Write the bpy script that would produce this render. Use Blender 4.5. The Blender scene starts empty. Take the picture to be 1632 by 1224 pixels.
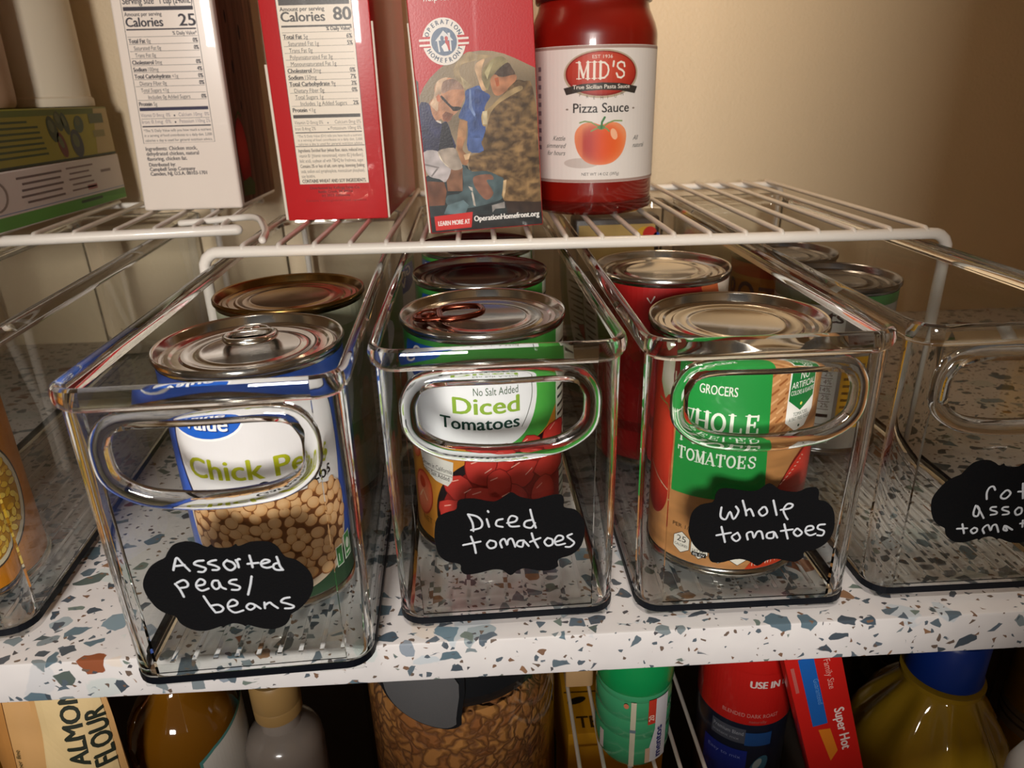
import bpy, bmesh, math, random
from mathutils import Vector, Matrix, noise
from mathutils.geometry import tessellate_polygon
random.seed(7)
S = 0.001                      # everything below is written in millimetres
C = bpy.context.scene.collection
sc = bpy.context.scene

def lin(h):
    h = h.lstrip('#')
    o = []
    for i in (0, 2, 4):
        v = int(h[i:i + 2], 16) / 255
        o.append(v / 12.92 if v <= 0.04045 else ((v + 0.055) / 1.055) ** 2.4)
    return tuple(o) + (1.0,)

# ------------------------------------------------------------------ camera
cd = bpy.data.cameras.new('camera')
cam = bpy.data.objects.new('camera', cd); C.objects.link(cam)
Rv = Vector((0.9986212, -0.04628096, -0.0247746)); Uv = Vector((0.04048482, 0.37856089, 0.92469056)); Fv = Vector((0.03341687, 0.92441859, -0.3799126))
cam.matrix_world = Matrix(((Rv.x, Uv.x, -Fv.x, -1.454 * S), (Rv.y, Uv.y, -Fv.y, -230.105 * S), (Rv.z, Uv.z, -Fv.z, 208.435 * S), (0, 0, 0, 1)))
cd.sensor_fit = 'HORIZONTAL'; cd.sensor_width = 36.0; cd.lens = 1123.48 / 1632 * 36.0
cd.clip_start = 0.01; cd.clip_end = 20
cd.dof.use_dof = True; cd.dof.focus_distance = 0.315; cd.dof.aperture_fstop = 17.0
sc.camera = cam

# ------------------------------------------------------------------ world, lamps, exposure
w = bpy.data.worlds.new('world'); sc.world = w; w.use_nodes = True
w.node_tree.nodes['Background'].inputs[0].default_value = (0.95, 0.88, 0.82, 1)
w.node_tree.nodes['Background'].inputs[1].default_value = 0.075

def area(name, loc, target, size, power, col, size_y=None):
    l = bpy.data.lights.new(name, 'AREA'); l.energy = power; l.color = col
    l.size = size * S
    if size_y: l.shape = 'RECTANGLE'; l.size_y = size_y * S
    o = bpy.data.objects.new(name, l); C.objects.link(o)
    o.location = Vector(loc) * S
    d = (Vector(target) - Vector(loc)).normalized()
    o.rotation_euler = d.to_track_quat('-Z', 'Y').to_euler()
    return o
area('room_daylight', (-200, -1500, 430), (20, 300, 120), 300, 23.5, (1.0, 0.945, 0.88), 260)
area('kitchen_ceiling_light', (-60, -420, 1500), (0, 60, 0), 200, 6.5, (1.0, 0.90, 0.78))
area('warm_wall_fill', (120, 240, 412), (160, 425, 150), 60, 0.36, (1.0, 0.76, 0.5))  # added warm fill for the back wall; no lamp is known here

sc.view_settings.view_transform = 'Standard'; sc.view_settings.look = 'None'
sc.view_settings.gamma = 1.0; sc.view_settings.use_curve_mapping = False
sc.view_settings.exposure = 0.0
cy = sc.cycles
cy.max_bounces = 32; cy.transmission_bounces = 28; cy.glossy_bounces = 12; cy.diffuse_bounces = 5; cy.transparent_max_bounces = 16
cy.caustics_refractive = True; cy.caustics_reflective = True; cy.blur_glossy = 0.5
cy.sample_clamp_indirect = 10.0
cy.use_denoising = True

# ------------------------------------------------------------------ helpers
def mat(name, col, rough=0.5, metal=0.0, spec=0.5, coat=0.0, trans=0.0, ior=1.45, bump=0.0, bscale=200, vary=0.0, vscale=30, aniso=0.0):
    m = bpy.data.materials.new(name); m.use_nodes = True
    nt = m.node_tree; b = nt.nodes['Principled BSDF']
    c = lin(col) if isinstance(col, str) else col
    b.inputs['Base Color'].default_value = c
    b.inputs['Roughness'].default_value = rough; b.inputs['Metallic'].default_value = metal
    b.inputs['Specular IOR Level'].default_value = spec
    b.inputs['Coat Weight'].default_value = coat; b.inputs['Transmission Weight'].default_value = trans; b.inputs['IOR'].default_value = ior
    if bump or vary:
        tc = nt.nodes.new('ShaderNodeTexCoord')
    if bump:
        n = nt.nodes.new('ShaderNodeTexNoise'); n.inputs['Scale'].default_value = bscale; n.inputs['Detail'].default_value = 3
        nt.links.new(tc.outputs['Object'], n.inputs['Vector'])
        bp = nt.nodes.new('ShaderNodeBump'); bp.inputs['Strength'].default_value = bump; bp.inputs['Distance'].default_value = 0.001
        nt.links.new(n.outputs['Fac'], bp.inputs['Height']); nt.links.new(bp.outputs['Normal'], b.inputs['Normal'])
    if vary:
        n = nt.nodes.new('ShaderNodeTexNoise'); n.inputs['Scale'].default_value = vscale; n.inputs['Detail'].default_value = 4
        nt.links.new(tc.outputs['Object'], n.inputs['Vector'])
        mx = nt.nodes.new('ShaderNodeMix'); mx.data_type = 'RGBA'
        mx.inputs[6].default_value = tuple(max(0, v * (1 - vary)) for v in c[:3]) + (1,)
        mx.inputs[7].default_value = tuple(min(1, v * (1 + vary)) for v in c[:3]) + (1,)
        nt.links.new(n.outputs['Fac'], mx.inputs[0]); nt.links.new(mx.outputs[2], b.inputs['Base Color'])
    return m

def print_mat(name, rough=0.4, coat=0.0, bump=0.0):
    m = mat(name, 'FFFFFF', rough, coat=coat, bump=bump, bscale=900)
    nt = m.node_tree; a = nt.nodes.new('ShaderNodeAttribute'); a.attribute_name = 'ink'
    nt.links.new(a.outputs['Color'], nt.nodes['Principled BSDF'].inputs['Base Color'])
    return m

def glass(name, col=(1, 1, 1, 1), ior=1.49, rough=0.0):
    m = bpy.data.materials.new(name); m.use_nodes = True; nt = m.node_tree
    nt.nodes.remove(nt.nodes['Principled BSDF'])
    g = nt.nodes.new('ShaderNodeBsdfGlass'); g.inputs['Color'].default_value = col; g.inputs['IOR'].default_value = ior; g.inputs['Roughness'].default_value = rough
    nt.links.new(g.outputs[0], nt.nodes['Material Output'].inputs['Surface'])
    return m

def thin_panel(name, ior=1.49, tint=(.975, .985, .98, 1)):
    """flat walls of the clear bins: straight-through transmission with Fresnel reflection on both faces"""
    m = bpy.data.materials.new(name); m.use_nodes = True; nt = m.node_tree; N, L = nt.nodes, nt.links
    N.remove(N['Principled BSDF'])
    tr = N.new('ShaderNodeBsdfTransparent'); tr.inputs[0].default_value = tint
    gl = N.new('ShaderNodeBsdfGlossy'); gl.inputs['Roughness'].default_value = 0.0
    ge = N.new('ShaderNodeNewGeometry'); mr = N.new('ShaderNodeMapRange'); mr.inputs['To Min'].default_value = ior; mr.inputs['To Max'].default_value = 1 / ior
    L.new(ge.outputs['Backfacing'], mr.inputs['Value'])
    fr = N.new('ShaderNodeFresnel'); L.new(mr.outputs[0], fr.inputs['IOR'])
    mx = N.new('ShaderNodeMixShader'); L.new(fr.outputs[0], mx.inputs[0]); L.new(tr.outputs[0], mx.inputs[1]); L.new(gl.outputs[0], mx.inputs[2])
    L.new(mx.outputs[0], N['Material Output'].inputs['Surface'])
    return m

def link(name, me, m, parent=None):
    o = bpy.data.objects.new(name, me); C.objects.link(o)
    if m is not None and not me.materials: me.materials.append(m)
    if parent is not None: o.parent = parent
    return o

def obj(name, bm, m, parent=None, smooth=True, angle=40, fix=True):
    if fix: bmesh.ops.recalc_face_normals(bm, faces=bm.faces)
    for v in bm.verts: v.co *= S
    me = bpy.data.meshes.new(name); bm.to_mesh(me); bm.free()
    if smooth:
        me.polygons.foreach_set('use_smooth', [True] * len(me.polygons))
        me.set_sharp_from_angle(angle=math.radians(angle))
    return link(name, me, m, parent)

def tag(o, label, cat=None, group=None, kind=None):
    if label: o['label'] = label
    if cat: o['category'] = cat
    if group: o['group'] = group
    if kind: o['kind'] = kind
    return o

def thing(name, label, cat, loc=(0, 0, 0), rotz=0, group=None):
    o = bpy.data.objects.new(name, None); C.objects.link(o); o.empty_display_size = 0.02
    o.location = Vector(loc) * S; o.rotation_euler = (0, 0, rotz)
    return tag(o, label, cat, group)

def dup(src, loc, rotz, label, group=None):
    r = src.copy(); C.objects.link(r); r.location = Vector(loc) * S; r.rotation_euler = (0, 0, rotz); r['label'] = label
    if group: r['group'] = group
    for ch in list(src.children):
        c = ch.copy(); C.objects.link(c); c.parent = r
        for g in list(ch.children):
            d = g.copy(); C.objects.link(d); d.parent = c
    return r

def add_loops(bm, loops, closed=True, cap0=True, cap1=True):
    vs = [[bm.verts.new(p) for p in l] for l in loops]
    n = len(vs[0])
    for a, b in zip(vs, vs[1:]):
        for i in range(n if closed else n - 1):
            j = (i + 1) % n
            bm.faces.new((a[i], a[j], b[j], b[i]))
    if cap0: bm.faces.new(list(reversed(vs[0])))
    if cap1: bm.faces.new(vs[-1])
    return vs

def add_lathe(bm, prof, seg=64, c=(0, 0, 0), closed=False, cap0=True, cap1=True):
    loops = [[(c[0] + r * math.cos(2 * math.pi * i / seg), c[1] + r * math.sin(2 * math.pi * i / seg), c[2] + z) for i in range(seg)] for r, z in prof]
    if closed: loops.append(loops[0])
    if closed:
        vs = [[bm.verts.new(p) for p in l] for l in loops[:-1]]; vs.append(vs[0])
        for a, b in zip(vs, vs[1:]):
            for i in range(seg):
                j = (i + 1) % seg
                bm.faces.new((a[i], a[j], b[j], b[i]))
    else:
        add_loops(bm, loops, True, cap0, cap1)
    return bm

def lathe(prof, seg=64, **k): return add_lathe(bmesh.new(), prof, seg, **k)

def smoothpath(pts, per=6, closed=False):
    P = [Vector(p) for p in pts]; n = len(P); out = []
    for i in range(n if closed else n - 1):
        g = (lambda k: P[k % n]) if closed else (lambda k: P[min(max(k, 0), n - 1)])
        p0, p1, p2, p3 = g(i - 1), g(i), g(i + 1), g(i + 2)
        for q in range(per):
            t = q / per
            out.append(0.5 * ((2 * p1) + (p2 - p0) * t + (2 * p0 - 5 * p1 + 4 * p2 - p3) * t * t + (3 * p1 - p0 - 3 * p2 + p3) * t ** 3))
    if not closed: out.append(P[-1])
    return out

def add_tube(bm, pts, r, seg=12, closed=False):
    P = [Vector(p) for p in pts]; n = len(P); loops = []; up = None
    for i in range(n):
        if closed: d = P[(i + 1) % n] - P[i - 1]
        else: d = P[min(i + 1, n - 1)] - P[max(i - 1, 0)]
        d.normalize()
        if up is None: up = d.orthogonal().normalized()
        else: up = (up - d * up.dot(d)).normalized()
        sd = d.cross(up)
        rr = r[i] if isinstance(r, (list, tuple)) else r
        loops.append([P[i] + rr * (math.cos(2 * math.pi * k / seg) * up + math.sin(2 * math.pi * k / seg) * sd) for k in range(seg)])
    if closed:
        vs = [[bm.verts.new(p) for p in l] for l in loops]; vs.append(vs[0])
        # minimise twist at the seam
        a, b = vs[-2], vs[0]; off = min(range(seg), key=lambda o: sum((a[i].co - b[(i + o) % seg].co).length for i in range(seg)))
        for q, (a, b) in enumerate(zip(vs, vs[1:])):
            o = off if q == n - 1 else 0
            for i in range(seg):
                j = (i + 1) % seg
                bm.faces.new((a[i], a[j], b[(j + o) % seg], b[(i + o) % seg]))
    else:
        # rounded ends
        def capring(Pe, d, lp, s):
            return [[Pe + (v - Pe) * math.cos(a) + d * s * math.sin(a) * (lp[0] - Pe).length for v in lp] for a in (0.6, 1.1, 1.45)]
        d0 = (P[0] - P[1]).normalized(); d1 = (P[-1] - P[-2]).normalized()
        loops = list(reversed(capring(P[0], d0, loops[0], 1))) + loops + capring(P[-1], d1, loops[-1], 1)
        add_loops(bm, loops)
    return bm

def tube(pts, r, seg=12, closed=False): return add_tube(bmesh.new(), pts, r, seg, closed)

def add_box(bm, x0, x1, y0, y1, z0, z1):
    v = [bm.verts.new(p) for p in ((x0, y0, z0), (x1, y0, z0), (x1, y1, z0), (x0, y1, z0), (x0, y0, z1), (x1, y0, z1), (x1, y1, z1), (x0, y1, z1))]
    for f in ((0, 3, 2, 1), (4, 5, 6, 7), (0, 1, 5, 4), (1, 2, 6, 5), (2, 3, 7, 6), (3, 0, 4, 7)): bm.faces.new([v[i] for i in f])
    return bm

def box(x0, x1, y0, y1, z0, z1, bev=0, seg=2):
    bm = add_box(bmesh.new(), x0, x1, y0, y1, z0, z1)
    if bev: bmesh.ops.bevel(bm, geom=bm.edges[:], offset=bev, segments=seg, affect='EDGES', profile=0.5)
    return bm

def rrect(hw, y0, y1, r, z, n=6, cx=0):
    out = []
    for (x, y, a0) in ((hw - r, y0 + r, -90), (hw - r, y1 - r, 0), (-hw + r, y1 - r, 90), (-hw + r, y0 + r, 180)):
        for k in range(n + 1):
            a = math.radians(a0 + 90 * k / n)
            out.append((cx + x + r * math.cos(a), y + r * math.sin(a), z))
    return out

# ------------------------------------------------------------------ printed artwork on real surfaces
def P2(s): return [tuple(float(v) for v in q.split(',')) for q in s.split()]

_glyph = {}
def text_polys(s):
    if s not in _glyph:
        cu = bpy.data.curves.new('t', 'FONT'); cu.body = s; cu.resolution_u = 3; cu.size = 1
        ob = bpy.data.objects.new('t', cu); me = bpy.data.meshes.new_from_object(ob)
        vs = [(v.co.x, v.co.y) for v in me.vertices]; fs = [tuple(p.vertices) for p in me.polygons]
        bpy.data.objects.remove(ob); bpy.data.curves.remove(cu); bpy.data.meshes.remove(me)
        _glyph[s] = (vs, fs)
    return _glyph[s]
CAP = max(v[1] for v in text_polys('H')[0])

def ribbon_polys(pts, w, closed=False):
    """a stroke of width w as quads plus round ends"""
    P = [Vector((p[0], p[1])) for p in pts]; n = len(P); L = []
    for i in range(n):
        a = P[i - 1] if (i > 0 or closed) else P[i]; b = P[(i + 1) % n] if (i < n - 1 or closed) else P[i]
        d = (b - a)
        d = d.normalized() if d.length > 1e-9 else Vector((1, 0))
        q = Vector((-d.y, d.x)) * w / 2; L.append((P[i] + q, P[i] - q))
    out = []
    for i in range(n if closed else n - 1):
        a, b = L[i], L[(i + 1) % n]; out.append([a[0], a[1], b[1], b[0]])
    if not closed:
        for e in (P[0], P[-1]): out.append([e + Vector((math.cos(k * math.pi / 4), math.sin(k * math.pi / 4))) * w / 2 for k in range(8)])
    return out

SERIF = {  # strokes: x0,y0,x1,y1,weight ; s = a serif bar centred at x,y
 'W': ('0,1,.3,0,1 .3,0,.5,.8,.5 .5,.8,.75,0,1 .75,0,1,1,.5', '0,1 1,1 .5,1'), 'H': ('.15,0,.15,1,1 .85,0,.85,1,1 .15,.5,.85,.5,.5', '.15,0 .15,1 .85,0 .85,1'),
 'O': ('O', ''), 'L': ('.25,0,.25,1,1 .25,.04,.9,.04,.6 .9,0,.9,.3,.6', '.25,0 .25,1'), 'E': ('.22,0,.22,1,1 .22,.04,.88,.04,.6 .22,.96,.85,.96,.6 .22,.52,.65,.52,.6 .88,0,.88,.3,.6 .85,.75,.85,1,.6 .65,.4,.65,.64,.6', '.22,0 .22,1'),
 'P': ('.22,0,.22,1,1 B', '.22,0 .22,1'), 'D': ('.2,0,.2,1,1 D', '.2,0 .2,1'), 'T': ('.5,0,.5,1,1 .05,.96,.95,.96,.6 .05,.7,.05,1,.6 .95,.7,.95,1,.6', '.5,0'),
 'M': ('.12,0,.12,1,.5 .12,1,.5,.1,1 .5,.1,.88,1,.5 .88,0,.88,1,1', '.12,0 .88,0 .06,1 .94,1'), 'A': ('.05,0,.5,1,.5 .5,1,.92,0,1 .2,.34,.75,.34,.5', '.08,0 .92,0'),
 'S': ('S', ''), 'I': ('.5,0,.5,1,1', '.5,0 .5,1'), "'": ('.6,1,.45,.72,.8', ''),
}
def serif_polys(s, x0, x1, y, h, wt=0.16):
    n = sum(.28 if c == "'" else .5 if c == 'I' else 1 for c in s); cw = (x1 - x0) / n; out = []; x = x0
    for ch in s:
        wdt = cw * (.28 if ch == "'" else .5 if ch == 'I' else 1); g = SERIF[ch]; W = wdt * 0.86; T = wt * h
        def pt(a, b): return (x + a * W, y + b * h)
        if ch in "I'":
            def pt(a, b): return (x + a * wdt * 0.9, y + b * h)
        for st in g[0].split():
            if st == 'O': 
                out += ribbon_polys([pt(.5 + .42 * math.cos(t * .3491), .5 + .46 * math.sin(t * .3491)) for t in range(18)], T * .9, True)
            elif st == 'B': out += ribbon_polys([pt(*p) for p in ((.22, .96), (.6, .95), (.82, .84), (.85, .72), (.78, .56), (.6, .48), (.22, .48))], T * .7)
            elif st == 'D': out += ribbon_polys([pt(*p) for p in ((.2, .96), (.55, .94), (.82, .76), (.9, .5), (.82, .24), (.55, .05), (.2, .04))], T * .75)
            elif st == 'S': out += ribbon_polys([pt(*p) for p in ((.85, .7), (.8, .9), (.5, .97), (.22, .88), (.18, .7), (.35, .56), (.62, .48), (.82, .35), (.82, .16), (.55, .03), (.25, .08), (.12, .3))], T * .8)
            else:
                a, b, c, d, k = (float(v) for v in st.split(','))
                out += ribbon_polys([pt(a, b), pt(c, d)], T * k)
        for sp in g[1].split():
            a, b = (float(v) for v in sp.split(','))
            p = pt(a, b * .95 + .025); out += ribbon_polys([(p[0] - T * 1.0, p[1]), (p[0] + T * 1.0, p[1])], T * .32)
        x += wdt
    return out

class Art:
    """collects flat coloured shapes in surface millimetres (u across, v up) and lays them on a surface as one mesh"""
    def __init__(s, fn, step=None, dh=0.06):
        s.fn = fn; s.step = step; s.dh = dh; s.co = []; s.fa = []; s.ink = []; s.n = 0
    def _emit(s, vs, fs, col, lay, grid=None):
        b = bmesh.new(); V = [b.verts.new((p[0], p[1], 0)) for p in vs]
        for f in fs:
            try: b.faces.new([V[i] for i in f])
            except ValueError: pass
        us = [p[0] for p in vs]; ws = [p[1] for p in vs]
        ust = (s.step / max(1, math.ceil(s.step / grid - .01)) if grid else s.step) if s.step else grid
        for ax, lo, hi, st in ((0, min(us), max(us), ust), (1, min(ws), max(ws), grid)):
            if not st: continue
            k = math.floor(lo / st) + 1
            while k * st < hi - 1e-4:
                p = Vector((k * st, 0, 0)) if ax == 0 else Vector((0, k * st, 0)); nn = Vector((1, 0, 0)) if ax == 0 else Vector((0, 1, 0))
                bmesh.ops.bisect_plane(b, geom=b.verts[:] + b.edges[:] + b.faces[:], plane_co=p, plane_no=nn)
                k += 1
        b.verts.ensure_lookup_table(); b.verts.index_update()
        base = len(s.co); h = lay * s.dh
        c0 = None if callable(col) else lin(col)
        cv = []
        for v in b.verts:
            s.co.append(Vector(s.fn(v.co.x, v.co.y, h)) * S)
            if c0 is None: cv.append(col(v.co.x, v.co.y))
        for f in b.faces:
            ix = [v.index for v in f.verts]
            if f.normal.z < 0: ix.reverse()
            s.fa.append([base + i for i in ix])
            for i in ix: s.ink.append(c0 if c0 is not None else cv[i])
        b.free()
    def poly(s, pts, col, lay=1, grid=None):
        if isinstance(pts, str): pts = P2(pts)
        P = [Vector((p[0], p[1], 0)) for p in pts]
        s._emit(P, tessellate_polygon([P]), col, lay, grid)
    def polys(s, L, col, lay=1):
        for p in L: s.poly(p, col, lay)
    def rect(s, u0, v0, u1, v1, col, lay=1, grid=None): s._emit([(u0, v0), (u1, v0), (u1, v1), (u0, v1)], [(0, 1, 2, 3)], col, lay, grid)
    def ell(s, u, v, a, b, col, lay=1, rot=0, n=24, grid=None):
        c, q = math.cos(rot), math.sin(rot)
        s._emit([(u + a * math.cos(t) * c - b * math.sin(t) * q, v + a * math.cos(t) * q + b * math.sin(t) * c) for t in (2 * math.pi * k / n for k in range(n))], [tuple(range(n))], col, lay, grid)
    def line(s, pts, w, col, lay=1, closed=False):
        if isinstance(pts, str): pts = P2(pts)
        s.polys(ribbon_polys(pts, w, closed), col, lay)
    def text(s, t, u, v, cap, col, lay=2, u1=None, align='L', sx=1.0, bold=0.0, rot=0.0, shear=0.0):
        vs, fs = text_polys(t); k = cap / CAP; xa = min(p[0] for p in vs); xb = max(p[0] for p in vs)
        kx = (u1 - u) / (xb - xa) if u1 is not None else k * sx
        wd = (xb - xa) * kx; o = {'L': 0, 'C': -wd / 2, 'R': -wd}[align] if u1 is None else 0
        c, q = math.cos(rot), math.sin(rot)
        for d in ((0, 0), (bold, 0), (bold * .5, bold * .4)) if bold else ((0, 0),):
            pts = []
            for p in vs:
                y = p[1] * k + d[1]; x = (p[0] - xa) * kx + o + d[0] + shear * y
                pts.append((u + x * c - y * q, v + x * q + y * c))
            s._emit(pts, fs, col, lay + (0.12 if d[0] else 0) + (0.12 if d[1] else 0))
    def build(s, name, m, parent, label=None):
        me = bpy.data.meshes.new(name); me.from_pydata([tuple(c) for c in s.co], [], s.fa)
        a = me.color_attributes.new('ink', 'FLOAT_COLOR', 'CORNER')
        a.data.foreach_set('color', [x for c in s.ink for x in c])
        o = link(name, me, m, parent)
        if label: o['label'] = label
        return o

def flatfn(o, eu, ev, en):
    o, eu, ev, en = Vector(o), Vector(eu).normalized(), Vector(ev).normalized(), Vector(en).normalized()
    return lambda u, v, h: o + eu * u + ev * v + en * h
def cylfn(r, phi, z0=0):
    a = math.radians(phi)
    return lambda u, v, h: ((r + h) * math.cos(a + u / r), (r + h) * math.sin(a + u / r), z0 + v)
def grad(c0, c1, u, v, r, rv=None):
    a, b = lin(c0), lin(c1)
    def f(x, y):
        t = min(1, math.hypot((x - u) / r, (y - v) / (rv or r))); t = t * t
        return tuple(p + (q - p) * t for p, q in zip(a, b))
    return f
OUT_A = "-31.8,48.9 -30.4,52.7 -27.6,56.7 -24.5,58.8 -22,60 -20.5,62.3 -18.3,64.9 -15.4,66 -12,66 -9.2,64.8 -7.5,63.5 -6.4,63.3 -5.3,64.1 -4.5,63.1 -3.1,62.5 -0.4,62.3 1.6,62.6 3.1,63.6 3.7,62.7 5.1,62.9 8,64 11.5,64.1 14.9,63.4 17.3,61.3 18.4,58.5 19.7,56.5 23,55 25.8,51.8 27.5,48.2 27.7,43.7 26.3,39.3 23.6,35.5 20.4,32.7 17.9,31.1 17,28.9 15,26.4 11.5,25 7.8,25.2 4.3,26.5 1.7,27.7 0.6,27.2 -0.1,27.8 -1.8,28.7 -3.8,29 -5.9,28.5 -7.3,27.4 -8.2,28.1 -10.1,27.5 -13.9,26.6 -17.8,27.2 -21,29.4 -22.6,31.6 -23.3,34 -25.1,35.2 -27.5,36.7 -29.7,39.7 -31.4,44.4"
OUT_B = "-27,45.2 -26.2,51.6 -23.1,55.2 -18,56.4 -17.3,59.7 -15.8,62.1 -12.1,62.3 -5.2,60.8 -0.4,60.8 3.9,63.8 8.8,60.5 15.5,59.2 19.3,60.8 23.1,60.9 24.6,58.7 24.9,55.2 27.8,54.2 31.2,50.9 32.9,45.6 33.2,39.4 31.4,34.6 27.6,31.5 22.5,30.1 22.4,27.6 19.8,25.6 17,25.8 11,27.4 6.8,26.8 3.4,24.4 -0.3,26.8 -4.7,28.3 -8.9,27.7 -11.7,27 -15.9,27.3 -17.6,29.9 -17.9,32 -21.3,33 -24.8,37 -26.8,42"
OUT_B2 = "-28.1,49.6 -26.8,54.6 -23.2,56.9 -19.2,58.1 -18.5,61.3 -16.8,62.6 -11.8,62.6 -4.5,60.7 -0.7,62.3 2.8,64.5 6.1,62.2 11.7,60.7 16.7,61.8 22,62.3 23.6,59.9 23.6,56.3 28,54.9 31.2,50.6 32.1,45.3 30.8,37.8 26.9,33.5 21.4,31.6 21.1,28.1 17.8,26.3 12.6,26.7 7.4,28.1 4.1,27 1.4,25.1 -1.7,27.8 -5.6,28.5 -10.8,27.3 -16.7,26.8 -18.8,29.1 -19,32.1 -24,33.8 -27.3,37.5 -28.4,44.4"
W1 = "-20,54.6 -19,57.4 -17.8,59.7 -16.4,57.1 -14.5,53.8|-19.3,56.2 -15.8,56.4|-9,57.7 -11.3,57.6 -12.5,56.5 -10.6,55.4 -8.8,54.3 -9.9,52.9 -11.6,53.1|-4.7,57.5 -6.5,57.2 -7.7,56.3 -5.5,55.2 -4.2,54.1 -4.9,53.3 -6.6,53.4|-0.9,57.2 -2.4,55.6 -1.6,53.4 -0.1,52.7 1.5,54.1 0.8,56 -1,56.9|2.6,53.7 2.5,55.6 2.1,56.9|2.2,56.2 3,57.2 3.5,57.1|7.1,58.4 7.3,55.9 7.4,53.3|5.9,54.9 9.7,55|10.5,54.4 13,54.9 13.7,55.6 12.2,56.2 10.7,55.1 10.8,53.4 12.4,52.6 14,52.9|16.4,57 16.7,55.1 17,52.9 17.8,51.2|16.8,54.3 15.2,54 14.6,52.6 15.6,51.4 17.8,51.2|-20.6,48.6 -19.5,46.2 -18.7,42.7|-19.9,49 -17.4,50 -16.2,48.4 -16.8,47 -19,46.7|-13.3,47.1 -10.9,47.4 -10.2,48.8 -11.6,49.9 -13.2,48.3 -13.4,46.4 -12,44.8 -9.5,45.5|-5.6,48.6 -7.1,48.7 -8,46.9 -7,45 -5.5,45.9 -5.4,48.1 -4.9,45.8 -3.5,44.7|0.9,48.5 -0.9,48.4 -1.9,47.3 -0,46.3 1.6,45.2 0.8,44 -1.4,44.2|6.4,49.4 5.4,45.8 3.9,41.5|-11.8,42.3 -10.3,37.8 -8.9,34.6|-9.9,37.8 -7.4,38 -5.9,36.4 -6.8,34.9 -8.9,34.6|-4.1,36.7 -1.2,37.2 -0.5,38.6 -2,39.8 -3.8,38.2 -4,35.9 -2.1,33.9 1,34.6|5.2,37 3.7,37.4 2.4,36 3.6,34.6 5.4,35.7 5.4,36.8 7.3,34.8|8.9,34.8 9.1,37.4|9.1,36.1 10.9,37.2 11.9,36.1 13.5,34.4|18.4,38.8 16.3,38.5 15.1,37.1 17.2,36.1 19.4,34.8 18.5,33.9 16.1,34"
W2 = "-14.6,55.6 -13,51.5 -12.8,47.7|-14.6,55.6 -11,54.3 -9.2,51.6 -9.9,49 -13.7,48.2|-7.3,52.9 -6.5,49.2|-6.7,56.6 -6.5,56.1|-1,52.5 -3.2,51.9 -3.6,49.7 -1.1,48.8|0.8,50.5 4,51 4.7,52.8 2.5,53.7 1.2,51.6 2,48.9 5.5,48.7|10.1,56.1 10.9,52 12.2,47.5|10.9,51.3 8.1,50.7 7.7,48.5 10.3,47.6 11.9,49.7|-13.9,45.2 -12.8,41 -12.3,37.1|-17.2,41.3 -10.2,42.5|-6.4,42.8 -7.7,41 -6.5,39 -4.3,39.6 -4.2,41.9 -6.4,42.8|-1.7,39 -2.3,41.7 -0.6,43.1 0.5,40 0.9,42.3 2.5,42.9 3.7,39|7.3,41.8 5.1,41.6 4.4,39.7 6.6,38.8 7.3,41.4 9.2,39|10.5,45 11.4,41.5 13,38|9.8,40.9 14,42.5|16.9,42.3 15.6,40.5 16.9,38.5 18.8,39.1 18.8,41.4 16.9,42.3|20.1,40.1 23,41.1 23,42.6 21.1,43.1 19.8,40.9 20.7,38.6 24,39.1|26.8,43.5 24.9,42.5 26.5,40.8 27.8,39.2 26.2,37.4 24.3,37.5"
W3 = "-14.4,53.7 -14.4,49.4 -12.2,48 -10.8,51.5 -9,47.9 -7.3,51.4 -8.6,53.8|-6.1,56.4 -4.6,52 -3.9,49.4|-4.3,51.2 -2.6,52.3 -0.9,49|2.5,52.8 1,50.9 2.6,48.8 4.5,50.3 3.5,52.8 2.2,52.8|6.4,55.8 8.5,48.9|9.9,51.2 13.7,51.8 14.5,53.4 12.4,53.9 11,51.2 12.4,47.9 13.3,46.6|-13.6,44.5 -11.5,37|-15.3,40.5 -9.5,41.4|-6.7,41.3 -8.9,39.4 -7,37.2 -5.4,38.7 -6.7,41.3|-2.1,37.7 -2.8,40.6 -0.8,41.3 0.3,38.4 1.4,41.2 3.1,41.1 4.2,37.8|8,40.9 5.7,40.2 5.9,38.1 8.4,38 8.4,40.8 10.1,37.9|12.2,44.3 14.5,37.2|11.2,41.1 16,41.6|17.7,41.9 16.6,40 18.5,38.2 20.1,39.8 18.1,41.9|21.4,40.5 24.5,41.2 23.9,42.8 21.8,42.5 21.5,40.1 23.5,38.3 25.8,39|29.1,43.3 26.7,43.1 26.5,41.4 29.2,40.1 28.8,38 26.7,38.2"
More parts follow.
